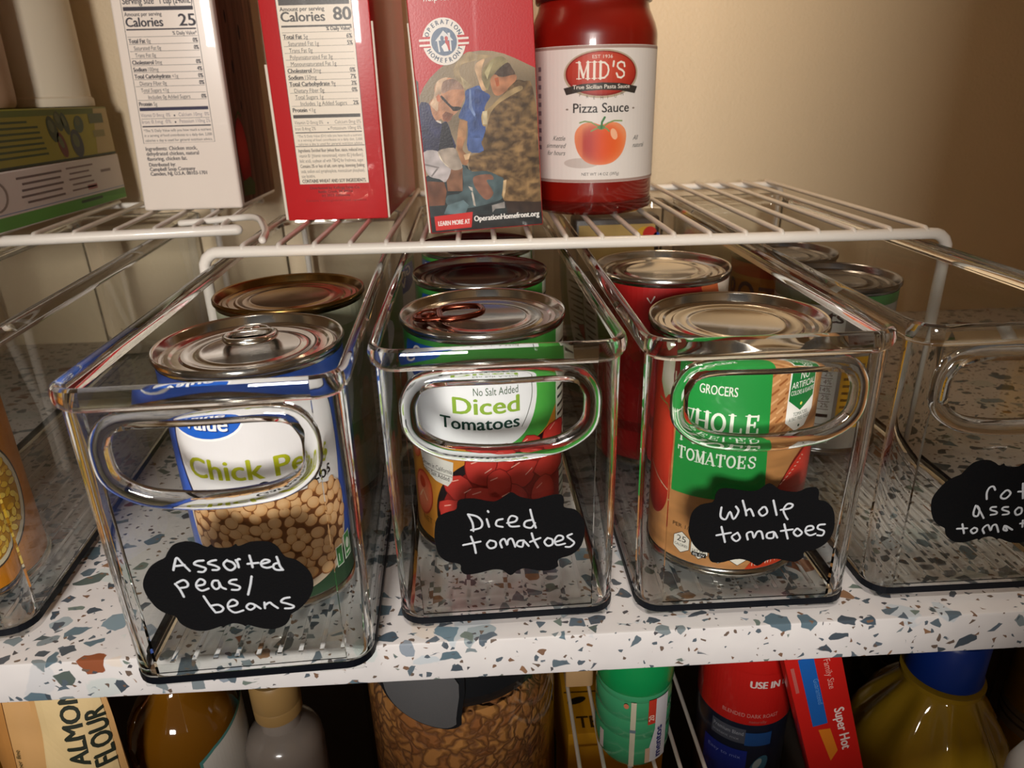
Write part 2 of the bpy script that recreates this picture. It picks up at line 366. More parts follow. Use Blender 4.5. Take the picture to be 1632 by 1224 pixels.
W4 = "-4,49.1 -4.7,52.2 -4.1,54.6 -2.6,55 -1.5,53.4|3,52.7 1.7,50.6 2.3,49.2 4.2,49.1 5.5,51.3 4.1,52.9 3,52.7|9.6,55.8 11.4,48.7|8.6,52 12.1,52|14.9,50.3 17.4,51.1 16.7,52.4 14.7,52.5 15,49.9 16.6,48.2 18.4,48.8|19.5,54.9 21.5,48.2|-8,46.2 -8.2,43.1 -7.6,41.3 -6,41.2 -6,44.3 -7.6,46.2 -5.2,42.9 -3.2,39.9|0.9,45.1 -1,45 -1.1,43.8 1.5,42.8 1.8,41.7 -0.5,41.3|6.1,44.8 4.2,44.7 4,43.6 6.7,42.5 7,41.4 4.7,41.1|10.6,44.3 9.6,42.6 10.7,40.7 12.5,41.5 12.1,43.8 10.6,44.3|14.3,43.7 15.3,40.5|14.8,42.3 15.4,43.8 16.7,43.6|18.5,45.7 20.1,40.2|17.9,43.5 20.6,43.6|22.3,41.9 24.5,42.2 23.8,43.6 22.1,43.3 22.5,41 25,40.4|27.4,46.1 29.1,40.2|28.4,42.5 26.6,42.1 27.1,40.3 28.9,40.6|-11.7,37.4 -10,32.8|-13.5,35.2 -9.2,35.2|-6.2,35.3 -7.3,34 -6,32.5 -4.6,33.4 -4.9,34.8 -6.2,35.3|-1.2,32.3 -2.3,34.6 -0.5,36.4 1.3,33.5 1.6,35.8 3.1,36.2 4.9,32.6|6.8,35.5 6.9,33.6 8.6,33.1 7.2,35.5 10.7,33.4|14.2,37.8 14.8,34.6|13.4,36.3 15.8,36.4|18,35.3 17.6,34 19.1,33 19.9,34.3 18,35.3|21.5,34.2 23.4,34.6 22.4,35.5 21.6,33.7 23.9,32.9|26.7,35.8 25.3,35.1 27.2,33.9 25.9,32.8"
PIC = """B89F78 28.3,92.7 34,91.5 42.7,90.1 32.8,88.5 24.8,86.7 24.3,81.4 27.8,76.6 24.4,76.8 20.7,84.7
C9B48C 24.3,81.4 29.8,76.5 26.7,74.9 25.3,75.9
4A3F33 -0.6,81.3 1.7,80 1.3,70.1 -0.7,67.9
2A3436 0.2,31.6 21.8,36.6 26.4,32.5 43.7,31.6 43.1,15.2 64.4,13 64.8,-1.1 0.5,-0.3 0.4,10.2
54686C 21.3,36.6 26.4,32.5 43.7,31.6 42.9,18.7 38.1,15.1 19.7,12.6 10.9,15.3 11.4,20.6 20.1,22.4
708A90 10.9,15.3 20.1,17.5 22.9,14.4 20.4,9.6 8.4,10.6
7A4C34 0.7,29.2 10.2,28 11.2,23.1 9.4,15.4 0.5,15.6
96684C 14,34.8 21.2,35.2 20.1,22.4 11.7,23 11.7,28.8
9A6A55 27.7,30 36.2,30.3 37.9,27.3 33.9,27.1 37.4,20.1 33.1,16.5 28.5,21.7 26.4,26.7
DDD0C2 25.5,22 26.1,20 26.8,13.5 25.6,14.1 24.9,21
DDD0C2 23.5,24.8 25.7,23.9 25.8,21.9 24.6,22.5
A09A95 35.9,13.3 43.3,14.7 43.4,11.2 37.8,11.2 36.1,9.3
4C66A2 26.1,74 29.7,75.4 33.7,76.3 36.5,72.9 39.3,70.4 35.8,65.1 35.5,53.8 34.4,43.1 25,43.8 25.9,54.4 25.3,59.2 21.5,60.9 22.8,64.5 25.7,69.4
5A74B0 25.7,50.3 34.9,49.6 33.7,43.2 27.2,42.3 25.4,43.8
3C5490 31.6,74.6 36.5,72.9 39.3,70.4 35.8,65.1 35.2,53.8 31.3,58.8 30.6,68.2
8FA8DC 28.4,74.8 29.2,74.7 29,66.5 30.6,62.1 30,60.8 27.4,65.6
C79468 21.9,60.1 26,58.9 24.6,50.7 21.4,44 18.6,44.2 20.4,54.8
BC855C 19.7,50.7 23.1,50.4 22,44.5 25.1,40.6 23.8,36.4 20.9,37.1 19.8,41.4 19,46.1
DDB58C 32.6,86.7 34.2,87.9 37.7,89.1 35.9,84.7 35.5,79.3 37.6,74.2 35.5,73.6 34.2,76.2 33.1,80.8 32,84.5
C98F6B 9.9,72.3 9.8,75.9 11.1,79 14,80.9 17.4,81.2 21.2,80 24,77.8 25.5,74.9 25.6,71.3 24.4,68.6 23,66.4 21.3,64.2 19.6,62.9 18.1,62 17.1,60.2 15.3,59.2 13.1,59.8 11.5,61.1 9.3,58.9 7.1,62.3 6.1,67 6.4,69.7 8.6,71.4
E2BE9C 10.3,75.9 11.1,79 14,80.9 17.4,81.2 14.7,78.3 13.3,73.9 11.3,69.4 10.4,64.9 8.1,66.9 6.8,68.8 8.8,71.4
A98672 13.5,75.7 14.8,79.2 18.3,80.4 21.2,80 24,77.8 25.2,75 21.8,75.2 17.8,75 14.2,73.4
CE7A55 10.4,72.2 11.8,73.5 12.8,72.1 12.1,69.4 10.7,69.9
2E2624 12.9,72.5 14.1,72 18.1,67.2 21,66.7 23.4,65.9 21.5,64.6 18.8,64.6 17.7,66 13,71.2
9B6248 12.7,62.9 14.8,64.6 18.6,62.9 17.1,60.2 15.3,59.2 13.1,59.8
33345A -0.4,67.9 6.1,69.1 7.3,63.7 9.4,59.8 11.7,58.7 14.8,59.4 16.7,52.7 17.6,44.3 -0.5,45.6
2B2B48 -0.2,52.1 17,50.9 18,45.7 7.9,44.6 -0.1,44.5
26242E 12.2,58.7 14.8,59.4 16.7,52.7 17.6,44.3 8.8,44.9
EFE3D6 8.9,60.1 11.7,58.5 11.8,59.6 9.7,60.5
CFC5C4 -0.1,44.5 8,44.8 10.8,38.8 14.8,35 11.2,28.1 7.9,29.8 2.7,31.6 0.7,35.8
BBAA9A 8.4,44.6 17.3,45.8 19.3,41.5 21.2,35.2 17.1,33.9 13.8,35.3 10.8,38.8
F4E6CC 8.2,44.6 10.8,38.8 13.9,35.8 12,36.8 9.4,40.3
9C9290 0,38.7 8.5,36.2 8,35.5 0.2,37.7
9C9290 3.2,31.8 7,35.8 7.7,35.3 3.9,31.3
4A3426 34.9,49.6 64.1,47.6 64.4,13 43.1,15.2 43.9,26.4 41.1,29 34.3,32.3 25.5,33 25,39.6 27.2,41.4 33.7,43.2
CAMO 53.8,77.8 58.2,77 62.5,73.6 63.4,41 34.1,43.1 36.7,56.1 38.6,61.6 41,66.6 47.4,72.2 50.1,75.2
CAMO 34.9,49.6 64.1,47.6 64.4,13 43.1,15.2 43.9,26.4 41.1,29 34.3,32.3 25.5,33 25,39.6 27.2,41.4 33.7,43.2
D8B98C 43.4,26.4 45.2,26.7 44.2,20.5 42.9,16.2 42.3,18.2
3F2E25 43.6,15.2 64.4,13 64.7,7.5 44.7,8.1
A3946A 35.6,80.7 36.9,84.6 40.6,88 44.6,89.8 47.6,89.4 49.8,86.6 45.2,84.1 41.6,81.2 39.2,75.9 38,73.7 36.3,76.6
C9BC8C 37.2,82.4 40.5,87.1 43.1,88.3 40.3,83.5 38.4,79.1
5E4A3C 45.2,84.1 49.8,86.6 52.1,83.7 53.4,80.5 49.4,79.4 45.9,80 42,80.7
C58660 39.9,78.6 42.5,81.2 45.9,79.6 53.4,80.5 53.8,77.8 50.1,74.8 47.4,72.2 43.3,70.6 40.9,72.6
D8703F 42.2,79.4 44.4,79.7 44.6,75.6 43.1,75.2
B79B6E 34.1,62.4 38.3,64.9 47.4,71.7 55.6,74.9 57,73 51.3,70.6 42.5,66 38,60.7 36.2,56.1 33.9,56.5
DCCBA4 34.5,63.3 37.2,63.6 36.5,56.6 34.2,56.7
E3BE92 22.3,41.7 26.3,42.4 25,39.2 23,38.9
191A1A 0.5,9.2 64.7,7.5 65.4,-0.4 0.5,-0.4"""

# ------------------------------------------------------------------ materials
def terrazzo():
    m = mat('terrazzo_paper', 'DDD5D2', 0.32); nt = m.node_tree; N = nt.nodes; L = nt.links; b = N['Principled BSDF']
    tc = N.new('ShaderNodeTexCoord'); no = N.new('ShaderNodeTexNoise'); no.inputs['Scale'].default_value = 130; no.inputs['Detail'].default_value = 2
    L.new(tc.outputs['Object'], no.inputs['Vector'])
    vm = N.new('ShaderNodeVectorMath'); vm.operation = 'MULTIPLY_ADD'; vm.inputs[1].default_value = (.003, .003, .003)
    L.new(no.outputs['Color'], vm.inputs[0]); L.new(tc.outputs['Object'], vm.inputs[2])
    # faint tonal marbling
    n2 = N.new('ShaderNodeTexNoise'); n2.inputs['Scale'].default_value = 60; L.new(tc.outputs['Object'], n2.inputs['Vector'])
    base = N.new('ShaderNodeMix'); base.data_type = 'RGBA'; base.inputs[6].default_value = lin('CDC9CA'); base.inputs[7].default_value = lin('DFDCDB')
    L.new(n2.outputs['Fac'], base.inputs[0]); cur = base.outputs[2]
    for cell, thr, edge, cols, soft in ((19, .34, .12, ('C9C9CC', 'BFC6CC', 'D9CFC6', 'C6CCCB'), .03), (13, .36, .1, ('5F7480', '4A5863', '7D919C', '5A6E7A', '55605C', '9AA6AC', '465663', '6A8290', '505A5E', '8A94A0', '8A4F34', '465663'), .02),
                                  (7.6, .5, .12, ('5C6A74', '46505A', '7B868B', '5A6672', '6E7B74', '4E5660', '8C6A50'), .03), (3.4, .42, .17, ('4C4B50', '6A5A50', '55606A', '7A5E4C'), .05)):
        v1 = N.new('ShaderNodeTexVoronoi'); v2 = N.new('ShaderNodeTexVoronoi'); v2.feature = 'DISTANCE_TO_EDGE'
        mp = N.new('ShaderNodeMapping'); mp.inputs['Location'].default_value = (cell * .37, cell * .11, cell * .73); mp.inputs['Scale'].default_value = (1, 1.25, 1)
        L.new(vm.outputs[0], mp.inputs['Vector'])
        for v in (v1, v2): v.inputs['Scale'].default_value = 1000 / cell; L.new(mp.outputs[0], v.inputs['Vector'])
        sp = N.new('ShaderNodeSeparateColor'); L.new(v1.outputs['Color'], sp.inputs[0])
        lt = N.new('ShaderNodeMath'); lt.operation = 'LESS_THAN'; lt.inputs[1].default_value = thr; L.new(sp.outputs[0], lt.inputs[0])
        # every chip gets its own size
        th = N.new('ShaderNodeMath'); th.operation = 'MULTIPLY_ADD'; th.inputs[1].default_value = .2; th.inputs[2].default_value = edge; L.new(sp.outputs[2], th.inputs[0])
        df = N.new('ShaderNodeMath'); df.operation = 'SUBTRACT'; L.new(v2.outputs['Distance'], df.inputs[0]); L.new(th.outputs[0], df.inputs[1])
        mr = N.new('ShaderNodeMapRange'); mr.inputs['From Min'].default_value = 0; mr.inputs['From Max'].default_value = soft; L.new(df.outputs[0], mr.inputs['Value'])
        mk = N.new('ShaderNodeMath'); mk.operation = 'MULTIPLY'; L.new(lt.outputs[0], mk.inputs[0]); L.new(mr.outputs[0], mk.inputs[1])
        cr = N.new('ShaderNodeValToRGB'); cr.color_ramp.interpolation = 'CONSTANT'; el = cr.color_ramp.elements
        while len(el) < len(cols): el.new(1)
        for i, c in enumerate(cols): el[i].position = i / len(cols); el[i].color = lin(c)
        L.new(sp.outputs[1], cr.inputs[0])
        mx = N.new('ShaderNodeMix'); mx.data_type = 'RGBA'; L.new(mk.outputs[0], mx.inputs[0]); L.new(cur, mx.inputs[6]); L.new(cr.outputs[0], mx.inputs[7]); cur = mx.outputs[2]
    L.new(cur, b.inputs['Base Color'])
    return m
M = {}
M['terrazzo'] = terrazzo()
M['wall'] = mat('beige_wall_paint', 'D6C2A2', 0.45, bump=0.35, bscale=420, vary=0.03, vscale=12)
M['wood_dark'] = mat('dark_floor', '4A3A2E', 0.6, vary=.2)
M['white_wire'] = mat('white_coated_wire', 'EDE6DC', 0.35, coat=.3)
M['steel'] = mat('can_steel', 'CBC8C2', 0.17, 1.0, bump=.05, bscale=300)
M['steel_dark'] = mat('dark_steel', '8D8D90', 0.22, 1.0)
M['gold'] = mat('gold_lacquer', '8A6A3C', 0.22, 1.0)
M['tab_reflection'] = mat('steel_tab_red_reflection', '7A3E2E', 0.25, 1.0)  # steel tab, coloured red-brown to paint in a red reflection
M['acrylic'] = glass('clear_acrylic', (0.985, 0.99, 0.99, 1), 1.49)
M['panel'] = thin_panel('clear_acrylic_wall')
M['band'] = mat('base_shade_dark', '0A0D14', 0.5, spec=.15)  # near-black colour painting the shade under the bin bases
M['chalkboard'] = mat('chalkboard_sticker', '0F0F11', 0.8, spec=.1, bump=.3, bscale=1500)
M['chalk'] = mat('chalk_marker', 'C9CED6', 0.8)
M['print'] = print_mat('gloss_print', 0.36, coat=.25)
M['paper'] = print_mat('matte_print', 0.5)
M['flat_print'] = print_mat('flat_print', 0.85); M['flat_print'].node_tree.nodes['Principled BSDF'].inputs['Specular IOR Level'].default_value = .15
M['card'] = print_mat('carton_print', 0.32, coat=.35, bump=.04)
M['card_edge'] = mat('board_edge', 'E3D9C8', 0.7)
M['carton'] = mat('white_carton', 'EFE2D6', 0.34, coat=.3)
M['redcard'] = mat('red_card', 'C22428', 0.35, coat=.3, bump=.05, bscale=500)

# ------------------------------------------------------------------ the setting
def struct(name, bm, m, label, cat):
    o = obj(name, bm, m, smooth=False); return tag(o, label, cat, kind='structure')
struct('wall_back', box(-470, 620, 425, 445, -330, 1000), M['wall'], 'beige pantry wall behind the wire racks', 'wall')
struct('wall_left', box(-470, -450, -80, 425, -330, 1000), M['wall'], 'beige pantry wall at the left end of the shelf', 'wall')
struct('wall_right', box(600, 620, -80, 425, -330, 1000), M['wall'], 'beige pantry wall at the far right end of the shelf', 'wall')
struct('wall_light_blocker', box(85, 1300, -440, -415, -330, 1700), M['wall'], 'added unseen wall that shades the right side', 'wall')  # unseen, added to shade the right end of wall and shelf
struct('wall_light_blocker', box(-1400, -296, -440, -415, -330, 1700), M['wall'], 'added unseen wall that dims the far left', 'wall')  # unseen, added to dim the light at the far left
struct('wall_light_blocker', box(-296, 85, -440, -415, -330, 68), M['wall'], 'added low wall that cuts light below the shelf', 'wall')  # unseen, added to cut frontal light on the items under the shelf
struct('upper_shelf', box(-450, 600, -38, 425, 420, 440), M['wall'], 'underside of the shelf above', 'upper_shelf')  # unseen shelf above, its front edge placed to cut the top light
struct('floor', box(-1500, 1500, -2200, 445, -350, -330), M['wood_dark'], 'dark floor under the pantry', 'floor')
bm = box(-450, 600, 0, 425, -20.4, 0, 1.2)
tag(obj('pantry_shelf', bm, M['terrazzo'], angle=30), 'shelf wrapped in white terrazzo paper with grey, blue and rust chips, carrying the clear bins', 'shelf')
tag(obj('pantry_shelf', box(-450, 600, -30, 425, -330, -300, 1.2), M['wood_dark'], angle=30), 'dark lower shelf under the bottles and jars', 'shelf')

# ------------------------------------------------------------------ clear storage bins
BW0, BW1, BH, BL = 45.5, 46.2, 125.5, 362.0
WT, FL, FT = 1.9, 3.0, 2.6
def handle_path(off=0.0):
    pts = [(-31.2, 100), (-30.2, 106.2), (-24.5, 110.3), (0, 110.4), (24.5, 110.3), (30.2, 106.2), (31.2, 100), (29.8, 93), (22, 87.4), (11, 85.2), (0, 84.5), (-11, 85.2), (-22, 87.4), (-29.8, 93)]
    P = [Vector((p[0], p[1])) for p in smoothpath([(a, b, 0) for a, b in pts], 5, True)]
    n = len(P); out = []
    for i in range(n):
        d = (P[(i + 1) % n] - P[i - 1]).normalized(); out.append(P[i] + Vector((-d.y, d.x)) * off)   # path runs clockwise: +off is outward
    return out
def bin_mesh():
    me0 = bmesh.new(); hw = lambda z: BW0 + (BW1 - BW0) * z / BH
    outer = [(FT, -4.2, 4.2, 8), (FT + .9, -1.5, 1.5, 9), (FT + 3, 0, 0, 10)] + [(z, 0, 0, 10) for z in (40, 80, 117)]
    loops = []
    for z, dw, dy, r in outer: loops.append(rrect(hw(z) + dw, dy, BL - dy, r, z))
    for z, g in ((117.6, .5), (118.6, 1.6), (120.5, 2.3), (123.2, 2.3), (124.8, 1.7), (125.5, .4)): loops.append(rrect(hw(z) + g, -g, BL + g, 10 + g, z))
    for z, g in ((125.5, -.6), (124.9, -1.5), (123.5, -1.9)): loops.append(rrect(hw(z) + g, -g, BL + g, 10 + g, z))
    for z in (80, 40, FT + FL + 1): loops.append(rrect(hw(z) - WT, WT, BL - WT, 8.1, z))
    loops.append(rrect(hw(5) - WT - .25, WT + .25, BL - WT - .25, 7.5, FT + FL + .3)); loops.append(rrect(hw(5) - WT - .9, WT + .9, BL - WT - .9, 7, FT + FL))
    add_loops(me0, loops)
    bmesh.ops.recalc_face_normals(me0, faces=me0.faces)
    def ob(b):
        bmesh.ops.recalc_face_normals(b, faces=b.faces)
        for v in b.verts: v.co *= S
        m = bpy.data.meshes.new('tmp'); b.to_mesh(m); b.free(); o = bpy.data.objects.new('tmp', m); C.objects.link(o); return o
    body = ob(me0)
    cut = bmesh.new(); p = handle_path(2.5)
    add_loops(cut, [[(q.x, -8, q.y) for q in p], [(q.x, 12, q.y) for q in p]])
    ring = bmesh.new(); sec = [(0.0, 2.6), (0.0, -.6), (.5, -1.9), (1.6, -2.5), (3.6, -2.5), (5.2, -1.7), (6.4, -.1), (6.9, .9), (6.4, 2.0), (5.2, 3.4), (3.4, 4.0), (1.2, 3.9)]
    hp = {o: handle_path(o) for o, _ in sec}
    n = len(hp[0.0]); vs = [[ring.verts.new((hp[o][i].x, y, hp[o][i].y)) for o, y in sec] for i in range(n)]
    for i in range(n):
        a, b = vs[i], vs[(i + 1) % n]
        for k in range(len(sec)): ring.faces.new((a[k], a[(k + 1) % len(sec)], b[(k + 1) % len(sec)], b[k]))
    for i in range(9):
        x = -33 + i * 8.25; add_box(ring, x - .9, x + .9, 8, BL - 8, FT + FL - .3, FT + FL + .7)
    cut, ring = ob(cut), ob(ring)
    for o, op in ((cut, 'DIFFERENCE'), (ring, 'UNION')):
        md = body.modifiers.new('b', 'BOOLEAN'); md.operation = op; md.object = o; md.solver = 'EXACT'
    dg = bpy.context.evaluated_depsgraph_get(); dg.update()
    me = bpy.data.meshes.new_from_object(body.evaluated_get(dg)); me.name = 'bin_body'
    for o in (body, cut, ring):
        m = o.data; bpy.data.objects.remove(o); bpy.data.meshes.remove(m)
    me.materials.clear(); me.materials.append(M['acrylic']); me.materials.append(M['panel'])
    for p in me.polygons:
        n, c = p.normal, p.center / S; flat = False
        ys = [me.vertices[i].co.y / S for i in p.vertices]
        if abs(n.y) > .995 and (max(abs(y) for y in ys) < .03 or max(abs(y - WT) for y in ys) < .03) and FT + 3.5 < c.z < 117: flat = True
        if abs(n.y) > .995 and (max(abs(y - BL) for y in ys) < .03 or max(abs(y - BL + WT) for y in ys) < .03) and c.z < 117: flat = True
        if abs(n.x) > .99 and 100 < c.y < BL - 100 and FT + 3.5 < c.z < 117: flat = True
        if abs(n.z) > .995 and c.z < FT + FL + .1: flat = True
        p.material_index = 1 if flat else 0
    me.polygons.foreach_set('use_smooth', [True] * len(me.polygons)); me.set_sharp_from_angle(angle=math.radians(35))
    return me
BIN = bin_mesh()
def foot_mesh(sx, sy):
    y0 = 1.6 if sy < 0 else BL - 11.6
    x0, x1 = sorted((sx * 24, sx * (BW0 - 3.5)))
    return box(x0, x1, y0, y0 + 10, 0, FT - .05, 1.1, 3)
FEET = []
for sx, sy in ((-1, -1), (1, -1), (-1, 1), (1, 1)):
    b = foot_mesh(sx, sy)
    for v in b.verts: v.co *= S
    m = bpy.data.meshes.new('foot'); b.to_mesh(m); b.free(); m.materials.append(M['panel']); FEET.append(m)

bm = bmesh.new(); vs = [[bm.verts.new(p) for p in rrect(BW0 + g, -g, BL + g, 10 + g, z)] for g, z in ((-2.2, FT + .35), (.25, FT + .4), (.3, FT + 3.7), (.1, FT + 3.7))]  # added dark ring: stands in for gap shadow and internal reflection
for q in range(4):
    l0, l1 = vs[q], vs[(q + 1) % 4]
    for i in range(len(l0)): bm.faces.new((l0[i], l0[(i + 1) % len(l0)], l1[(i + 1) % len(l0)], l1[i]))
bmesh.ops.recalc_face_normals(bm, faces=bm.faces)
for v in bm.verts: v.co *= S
BAND = bpy.data.meshes.new('base_shade_strip'); bm.to_mesh(BAND); bm.free(); BAND.materials.append(M['band'])

def sticker(parent, outline, writing, du=0.0, dv=0.0, label=None):
    pts = P2(outline); bm = bmesh.new()
    pts = [(p.x, p.y) for p in smoothpath([(a, b, 0) for a, b in pts], 3, True)]
    add_loops(bm, [[(x + du, -.02, z + dv) for x, z in pts], [(x + du, -.2, z + dv) for x, z in pts]])
    st = obj('chalk_label', bm, M['chalkboard'], parent, smooth=False)
    st['label'] = label
    bm = bmesh.new()
    for s in writing.split('|'):
        q = [(x + du, -.26, z + dv) for x, z in P2(s)]
        q = smoothpath(q, 4) if len(q) > 2 else [Vector(v) for v in q]
        add_tube(bm, q, 0.44, 8)
    for v in bm.verts: v.co.y = -.26 + (v.co.y + .26) * .35
    obj('handwriting', bm, M['chalk'], st, angle=80)['label'] = 'pale hand lettering'
def make_bin(x, y, rz, label):
    t = thing('storage_bin', label, 'bin', (x, y, 0), rz, 'clear bins in a row on the shelf')
    link('bin_body', BIN, None, t)
    for f in FEET: link('foot', f, None, t)
    link('base_shade_strip', BAND, None, t)['label'] = 'dark strip standing in for shade at the base'
    return t
B1 = (-96.3, -16.2, .044); B2 = (3.0, 8.95, .021); B3 = (104.0, 8.07, 0.0); B4 = (206.0, 12.0, 0.0); B0 = (-244.2, 10.5, .1)
b0 = make_bin(*B0, 'clear acrylic bin at the left edge holding the orange can')
b1 = make_bin(*B1, 'clear acrylic bin with black label reading Assorted peas/beans')
b2 = make_bin(*B2, 'clear acrylic bin with black label reading Diced tomatoes')
b3 = make_bin(*B3, 'clear acrylic bin with black label reading Whole tomatoes')
b4 = make_bin(*B4, 'clear acrylic bin at the right edge whose black label is cut off by the frame')
sticker(b1, OUT_A, W1, label='black scalloped sticker reading Assorted peas/ beans')
sticker(b2, OUT_B2, W2, label='black scalloped sticker reading Diced tomatoes')
sticker(b3, OUT_B, W3, label='black scalloped sticker reading Whole tomatoes')
sticker(b4, ' '.join('%g,%g' % (a + 4.6, b + 1.5) for a, b in P2(OUT_A)), W4, label='black scalloped sticker cut off by the right frame edge')

# ------------------------------------------------------------------ tin cans
CZ = FT + FL + 0.74
def can_body(r, h, m, parent, rims=True):
    s = 1.3
    pr = [(r - 5, .8), (r - 1.2, .8), (r + s - 1, .0), (r + s, 1.0), (r + s, 2.4), (r + .2, 3.2), (r, 4.2), (r, h - 4.2), (r + .2, h - 3.2), (r + s, h - 2.4), (r + s, h - .6), (r + s - .5, h), (r + s - 1.1, h - .2), (r + s - 1.6, h - .9), (r - 1.6, h - 3.9), (r - 3, h - 4.3)]
    b = lathe(pr, 96, cap0=True, cap1=True)
    return obj('can_body', b, m, parent, angle=50)
def can_lid(r, h, m, parent):
    z = h - 4.2; q = r - 1.7
    pr = [(q, z), (q - 1.0, z + .05), (q - 1.8, z + .9), (q - 3.4, z + .9), (q - 4.4, z + .1), (q - 7, z + .1), (q - 8, z + .8), (q - 9.5, z + .8), (q - 10.5, z + .2), (q - 14, z + .25), (q - 14.6, z + .65), (q - 15.6, z + .65), (q - 16.2, z + .3), (1, z + .3)]
    b = lathe([(q, z - .5)] + pr, 96)
    return obj('lid', b, m, parent, angle=35)
def pull_tab(r, h, m, parent, ang, lift=0.0, piv=23.0, k=1.15):
    z = h - 3.0; bm = bmesh.new()
    # ring of the tab, its flat tongue and the rivet, pointing along +x before rotation; the rivet sits near the rim
    ring = smoothpath([(4, -7.2, 0), (12, -7.8, 0), (18.5, -5, 0), (20, 0, 0), (18.5, 5, 0), (12, 7.8, 0), (4, 7.2, 0), (2.5, 0, 0)], 5, True)
    add_tube(bm, ring, 1.25, 8, True)
    tongue = [(4, -6.6), (-3, -5.2), (-6.5, -2.6), (-7, 0), (-6.5, 2.6), (-3, 5.2), (4, 6.6)]
    add_loops(bm, [[(x, y, -.5) for x, y in tongue], [(x, y, .55) for x, y in tongue]])
    edge = smoothpath([(x, y, .2) for x, y in tongue], 3); add_tube(bm, edge, .95, 8)
    add_lathe(bm, [(3.0, -.8), (3.0, 1.0), (2.3, 1.5), (.2, 1.6)], 20, c=(-1.5, 0, 0))
    Rm = Matrix.Rotation(lift, 4, 'Y') if lift else Matrix.Identity(4)
    Rz = Matrix.Rotation(ang, 4, 'Z')
    for v in bm.verts: v.co = Rz @ (Vector((-piv, 0, 0)) + Rm @ (v.co * k)) + Vector((0, 0, z + 1.3))
    return obj('pull_tab', bm, m, parent, angle=60)
GRP = 'tin cans standing in the clear bins'
def make_can(name, label, x, y, r, h, body='steel', lid='steel', z=CZ, rz=0):
    t = thing(name, label, 'can', (x, y, z), rz, GRP)
    can_body(r, h, M[body], t); can_lid(r, h, M[lid], t)
    return t
R, H = 36.8, 111.4
LR = R + .12

# --- chick peas
t = make_can('tin_can', 'blue chick peas can with ring-pull lid at the front of its bin', -99.3, 51.5, R, H)
pull_tab(R, H, M['steel'], t, math.radians(-76), math.radians(-7), 16.0, 1.22)
A = Art(cylfn(LR, -70.8), 1.5)
A.rect(-115, 4.6, 115, 106.6, '3B66CC', 0)
A.rect(-115, 4.6, 115, 22, '2E4A34', .5)
A.poly([(p.x, p.y) for p in smoothpath([(x, y, 0) for x, y in P2('-41.6,80 -40,64 -33,48 -18,38 4,36 24,44 33,58 35,74 32,87 22,95 6,100 -12,101 -28,98 -38,90')], 4, True)], '1C2A55', 1)
A.poly([(p.x, p.y) for p in smoothpath([(x, y, 0) for x, y in P2('-40.4,80 -38.5,64 -31,48 -16,38 6,36 26,45 32.5,58 34.2,73 31,86 21,94 6,99 -12,100 -27,97 -37,89')], 4, True)], 'E0DEDE', 2)
A.ell(-27, 93.5, 20, 11.2, 'F4F2F0', 3, -.1, 32); A.ell(-27, 93.8, 19.2, 10.4, '1F5FC4', 4, -.1, 32)
for q, (tx, uu, vv) in enumerate((('Great', -40.5, 94.6), ('Value', -33, 87.0))):
    A.text(tx, uu + .5, vv - .4, 6.4, '173B86', 5, sx=.92, bold=.5, shear=.12); A.text(tx, uu, vv, 6.4, 'F5F3EF', 6, sx=.92, bold=.5, shear=.12)
A.text('Chick Peas', -34.6, 65.6, 8.6, 'A9AE1E', 5, u1=23.5, bold=.55)
A.text('Garbanzos', -6.8, 58.4, 5.6, '1B1B1B', 5, u1=24, bold=.35)
bowl = [(p.x, p.y) for p in smoothpath([(x, y, 0) for x, y in P2('-41,44 -38,28 -26,15 -8,8.5 8,9.5 20,15 28,25 31.5,38 31,50 24,55.5 10,56.5 -10,55.5 -30,53 -39,51')], 4, True)]
A.poly(bowl, 'D9C3AC', 6)
inner = [((x + 4.5) * .955 - 4.5, (y - 34) * .93 + 35.6) for x, y in bowl]
A.poly(inner, '7A4A2A', 7)
def inside(P, x, y):
    c = False
    for i in range(len(P)):
        (x0, y0), (x1, y1) = P[i - 1], P[i]
        if (y0 > y) != (y1 > y) and x < (x1 - x0) * (y - y0) / (y1 - y0) + x0: c = not c
    return c
rnd = random.Random(3); peas = []
for k in range(6000):
    x, y = rnd.uniform(-41, 32), rnd.uniform(9, 57); rr = rnd.uniform(2.1, 2.9)
    if not inside(inner, x, y): continue
    if all(math.hypot(x - a, y - b) > (rr + c) * .78 for a, b, c in peas): peas.append((x, y, rr))
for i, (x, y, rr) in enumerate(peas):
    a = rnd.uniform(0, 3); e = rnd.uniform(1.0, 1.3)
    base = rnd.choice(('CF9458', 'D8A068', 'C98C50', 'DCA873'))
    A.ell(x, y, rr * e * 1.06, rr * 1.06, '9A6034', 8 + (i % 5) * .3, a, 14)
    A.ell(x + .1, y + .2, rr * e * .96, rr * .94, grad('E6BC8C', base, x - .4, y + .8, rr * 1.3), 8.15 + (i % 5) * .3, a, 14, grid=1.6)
A.rect(20, 13.5, 25, 23.5, 'E8EEE4', 10); A.rect(20.5, 14, 24.5, 23, '3F8A4A', 11); A.text('1', 21.6, 16, 4, 'E8EEE4', 12)
A.rect(26.5, 14, 33.5, 26.5, 'E8EEE4', 10); A.rect(27.2, 14.6, 32.8, 26, '4B9A52', 11); A.ell(30, 21, 1.8, 2.6, 'E8EEE4', 12); A.rect(28, 16, 32, 17.2, 'E8EEE4', 12)
A.build('label', M['print'], t, 'blue paper label printed with chick peas in a bowl')

# --- gold-lidded can behind it
t = make_can('tin_can', 'can with a dark gold lid and pale green label behind the chick peas can', -102.3, 131, R, H, 'gold', 'gold')
A = Art(cylfn(LR, -75), 4.0)
A.rect(-115, 4.6, 115, 106.6, 'A9AC92', 0); A.rect(-115, 86, 115, 98, '8F9A74', 1); A.rect(-115, 30, 115, 44, '7F8A62', 1)
A.build('label', M['print'], t)

